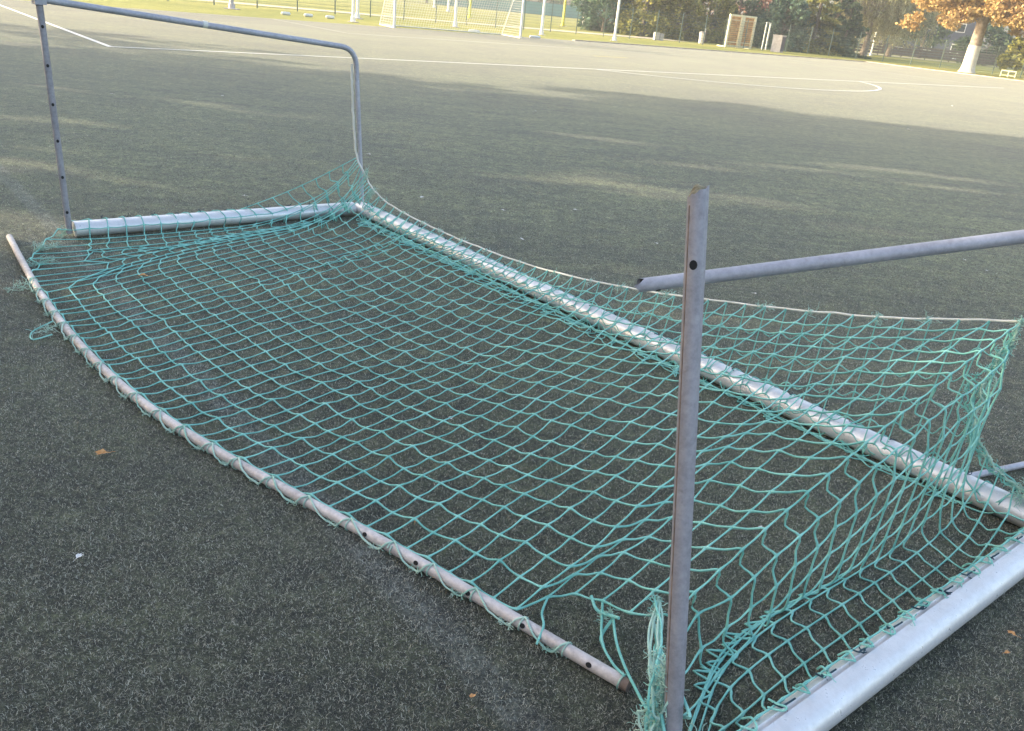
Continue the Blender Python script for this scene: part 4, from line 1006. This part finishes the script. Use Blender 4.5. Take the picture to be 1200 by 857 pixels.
def willow(x, y, H, W, label, seed=0, n=300, group=None):
    rg = np.random.default_rng(seed); root = empty('willow_tree', (x, y, 0)); tag(root, label, 'tree', group)
    b = MB(); b.tube([(0, 0, 0), (.1, 0, 1.2), (0, .1, H*.35), (.2, 0, H*.7)], [.42, .33, .26, .1], 10)
    C = []; T = []
    for k in range(n):
        a = rg.uniform(0, 6.28); rr = W*.5*rg.uniform(.15, 1)**.6; z1 = H*(1-.35*(rr/(W*.5))**2)*rg.uniform(.72, 1); Ln = z1 - rg.uniform(1.0, 4.2)
        if k % 12 == 0: limb(b, [(0, 0, H*.33), (rr*.5*math.cos(a), rr*.5*math.sin(a), z1*.85), (rr*math.cos(a), rr*math.sin(a), z1)], .11, .02, 6)
        m = 46; t = np.sort(rg.uniform(0, 1, m)); sway = rg.normal(0, .25, 2)
        C.append(np.stack([(rr+.3*t)*math.cos(a)+sway[0]*t+rg.normal(0, .10, m), (rr+.3*t)*math.sin(a)+sway[1]*t+rg.normal(0, .10, m), z1-Ln*t], 1)); T.append(np.full(m, rg.uniform(.15, .85)))
    b.build('trunk', BARK2, root); leaves('crown', np.concatenate(C), .34, WILL, root, seed+1, droop=1.6, aspect=.3, tone=np.concatenate(T))

gB = 'bushes and trees behind the far fence'
tree('leafy_tree', -2.0, 190, 11, 14, 'dark tree far off behind the court, leftmost', DKGRN, nl=2500, lf=.6, seed=11, group='distant dark trees', base=.1)
for q, (x, y) in enumerate([(-38, 196), (-26, 190), (-14, 194), (12, 188), (26, 192)]):
    tree('leafy_tree', x, y, 11+q % 3, 14, ['tall dark tree far beyond the court at the left edge of the tree line', 'broad dark tree far behind the far goal', 'dark rounded tree far behind the yellow pole', 'dark tree far behind the notice board', 'dark tree far behind the pale green bushes'][q], DKGRN, nl=2500, lf=.6, seed=40+q, group='distant dark trees', base=.1)
tree('leafy_bush', 5.3, 84, 7.5, 5.0, 'pale blue green bushy tree, first at the left end of the far thicket', TEALG, nl=10000, lf=.30, seed=21, group=gB, base=.03, low=1.4, nb=60)
tree('leafy_bush', 9.0, 83, 6.8, 5.6, 'olive bush behind the slim white pole', OLIVE, nl=13000, lf=.28, seed=22, group=gB, base=.02, low=1.5, nb=60)
tree('leafy_bush', 12.3, 85, 7.4, 5.6, 'olive green bush between the slim pole and the slatted rack', OLIVE, nl=13000, lf=.28, seed=23, group=gB, base=.02, low=1.5, nb=60)
tree('leafy_bush', 15.4, 86, 7.0, 5.2, 'dense olive bush just left of the slatted rack', OLIVE, nl=12000, lf=.28, seed=24, group=gB, base=.02, low=1.5, nb=60)
tree('leafy_bush', 18.6, 88, 6.0, 4.6, 'dark green bush directly behind the slatted rack', DKGRN, nl=12000, lf=.28, seed=25, group=gB, base=.02, low=1.5, nb=60)
tree('rusty_tree', 22.4, 95, 9, 7, 'reddish brown tree above the slatted rack', RUSTL, nl=5000, lf=.34, seed=26, group=gB, base=.05)
tree('leafy_bush', 22.0, 84, 5.0, 4.4, 'grey green bush behind the concrete bin', TEALG, nl=10000, lf=.28, seed=27, group=gB, base=.02, low=1.5, nb=60)
conifer(25.8, 86.5, 11, 6.6, 'tall yellow green conifer at the middle of the spruce group', OLIVE, seed=31, nl=9000)
conifer(23.4, 89.5, 10, 5.0, 'spruce just right of the concrete bin', DKGRN, seed=32, nl=8000)
conifer(29.0, 87.0, 6.5, 5.6, 'low wide dark spruce at the right end of the spruce group', DKGRN, seed=33, nl=9000)
conifer(29.8, 93, 12, 6.0, 'dark tall spruce behind the low wide one', DKGRN, seed=34, nl=8000)
willow(34.6, 97, 11, 8, 'left weeping willow with pale grey green strands beside the globe lamp', 51, 330)
willow(42.3, 110, 12, 8.5, 'right weeping willow with pale drooping strands before the dark house', 52, 330)
willow(38.6, 108, 11, 7, 'weeping willow standing between and behind the other two', 53, 260)
# big orange chestnut with whitewashed trunk
def chestnut(x, y, H, W, label, seed, trunk_r, lean, crown_dx=0, nl=70000):
    rg = np.random.default_rng(seed); root = empty('chestnut_tree', (x, y, 0)); tag(root, label, 'tree', 'whitewashed chestnut trees along the kerb')
    b = MB(); zs = [0, .12, .5, 1.6, 3.2, 4.6]
    b.tube([(lean*z, 0, z) for z in zs], [trunk_r*q for q in (1.4, 1.15, 1.0, .92, .84, .8)], 16)
    cs = []; rad = []
    for k in range(9):
        a = 2*math.pi*k/9 + rg.uniform(-.2, .2); L = W*.5*rg.uniform(.6, .95); z1 = H*rg.uniform(.42, .8)
        mid = (lean*4.5+L*.45*math.cos(a), L*.45*math.sin(a), 4.4+(z1-4.4)*.6); end = (lean*4.5+crown_dx+L*math.cos(a), L*math.sin(a), z1)
        limb(b, [(lean*4.2, 0, 4.2), mid, end], trunk_r*.45, trunk_r*.08, 8)
        for t in (.45, .7, 1.0): cs.append((np.array(mid)*(1-t)+np.array(end)*t) + rg.normal(0, .6, 3)); rad.append(rg.uniform(1.2, 1.9))
    for k in range(30):
        a = rg.uniform(0, 6.28); rr = W*.5*rg.uniform(.5, 1); z = 3.3 + 2.6*rg.uniform(0, 1)**.8 + .9*(1-rr/(W*.5))
        cs.append(np.array([lean*4.5+crown_dx+rr*math.cos(a), rr*math.sin(a), z])); rad.append(rg.uniform(.7, 1.25))
    for k in range(40):
        a = rg.uniform(0, 6.28); f = rg.uniform(0, 1); z = 4.5 + (H-5)*f; rr = W*.5*math.sin(math.pi*min(1, .35+.62*f))*rg.uniform(.6, 1)
        cs.append(np.array([lean*4.5+crown_dx+rr*math.cos(a), rr*math.sin(a), z])); rad.append(rg.uniform(1.0, 1.7))
    for k in range(26):
        a = rg.uniform(0, 6.28); rr = W*.5*rg.uniform(.12, .6); z = rg.uniform(4.3, 7.0)
        cs.append(np.array([lean*4.5+rr*math.cos(a), rr*math.sin(a), z])); rad.append(rg.uniform(.7, 1.3))
    b.build('trunk', BARK2, root)
    b = MB(); b.tube([(lean*z, 0, z) for z in (0.0, .12, .5, 2.05)], [trunk_r*1.42, trunk_r*1.17, trunk_r*1.02, trunk_r*.93], 18, cap=False); b.build('limewash_band', LIME, root)
    tufts, _ = clumps(rg, len(cs)*22, np.array(cs), np.array(rad), .8); t0 = rg.uniform(.2, .85, len(tufts))
    C, kk = clumps(rg, nl, tufts, np.full(len(tufts), .42), .7)
    leaves('crown', C, .22, CHES, root, seed+1, droop=.5, aspect=.75, tone=t0[kk])
chestnut(34.4, 72.2, 13, 12.5, 'orange leaved chestnut with whitewashed trunk standing at the kerb, its whole trunk in view', 61, .50, 0.02, .6)
chestnut(38.9, 70.6, 12, 9.5, 'chestnut at the right edge, only a sliver of its whitewashed trunk in view', 62, .42, 0.0, .8, 42000)
for q, (x, y, H, W, mt, lb) in enumerate([(52, 124, 9, 8, DKGRN, 'dark green tree beyond the fence left of the chestnut trunk'), (58, 118, 4.5, 7, DKGRN, 'low dark hedge bush beyond the fence right of the chestnut trunk'), (72, 138, 11, 10, DKGRN, 'dark tree behind the parked white car'), (82, 140, 12, 11, TEALG, 'blue green tree far behind the right chestnut'),
      (46.5, 86, 3.4, 4.5, OLIVE, 'yellow green bush behind the fence at the right edge'), (92, 150, 12, 12, DKGRN, 'dark tree at the far right behind everything'), (52, 160, 13, 12, DKGRN, 'tall dark tree behind the slate house'), (38, 140, 13, 12, DKGRN, 'dark tree filling the gap behind the willows'), (26, 120, 14, 12, RUSTL, 'tall rusty tree far behind the spruces'), (12, 112, 12, 11, DKGRN, 'dark tree behind the olive bushes')]):
    tree('leafy_tree', x, y, H, W, lb, mt, nl=4200, lf=.42, seed=70+q, group='trees in the park beyond the fence', base=.12)

# tall trees out of frame on the left whose shade covers the near half of the pitch
for q in range(13):
    y = 17.3 - q*4.3; x = -27.5 + (q % 2)*3.0
    tree('shade_tree', x, y, 15 + (q % 3)*1.3, 9.0, 'tall leafy tree in the row left of the pitch, %s' % ['nearest the shade edge', 'second from the shade edge', 'third of the row', 'fourth of the row', 'fifth of the row', 'sixth of the row', 'seventh of the row', 'eighth of the row', 'ninth of the row', 'tenth of the row', 'eleventh of the row', 'twelfth of the row', 'last of the row'][q],
         OLIVE, nl={0: 6500, 1: 3000, 2: 2700, 3: 5200}.get(q, 11000), lf=.62, seed=100+q, group='tall trees along the left side of the pitch', base=.05, nb=60, sub=.42)

# ---------------------------------------------------------------- thin bright morning haze
hz = MB(); hz.box((60, 90, 11), (420, 460, 26)); m = bpy.data.materials.new('haze'); m.use_nodes = True; nn = m.node_tree
nn.nodes.remove(nn.nodes['Principled BSDF']); pv = nn.nodes.new('ShaderNodeVolumePrincipled'); pv.inputs['Density'].default_value = 0.0013
pv.inputs['Color'].default_value = (0.92, 0.93, 0.95, 1); pv.inputs['Anisotropy'].default_value = 0.3
nn.links.new(pv.outputs[0], nn.nodes['Material Output'].inputs['Volume'])
o = hz.build('haze', m, smooth=False); tag(o, kind='stuff'); tag(o, 'thin pale haze over the pitch and park', 'haze')
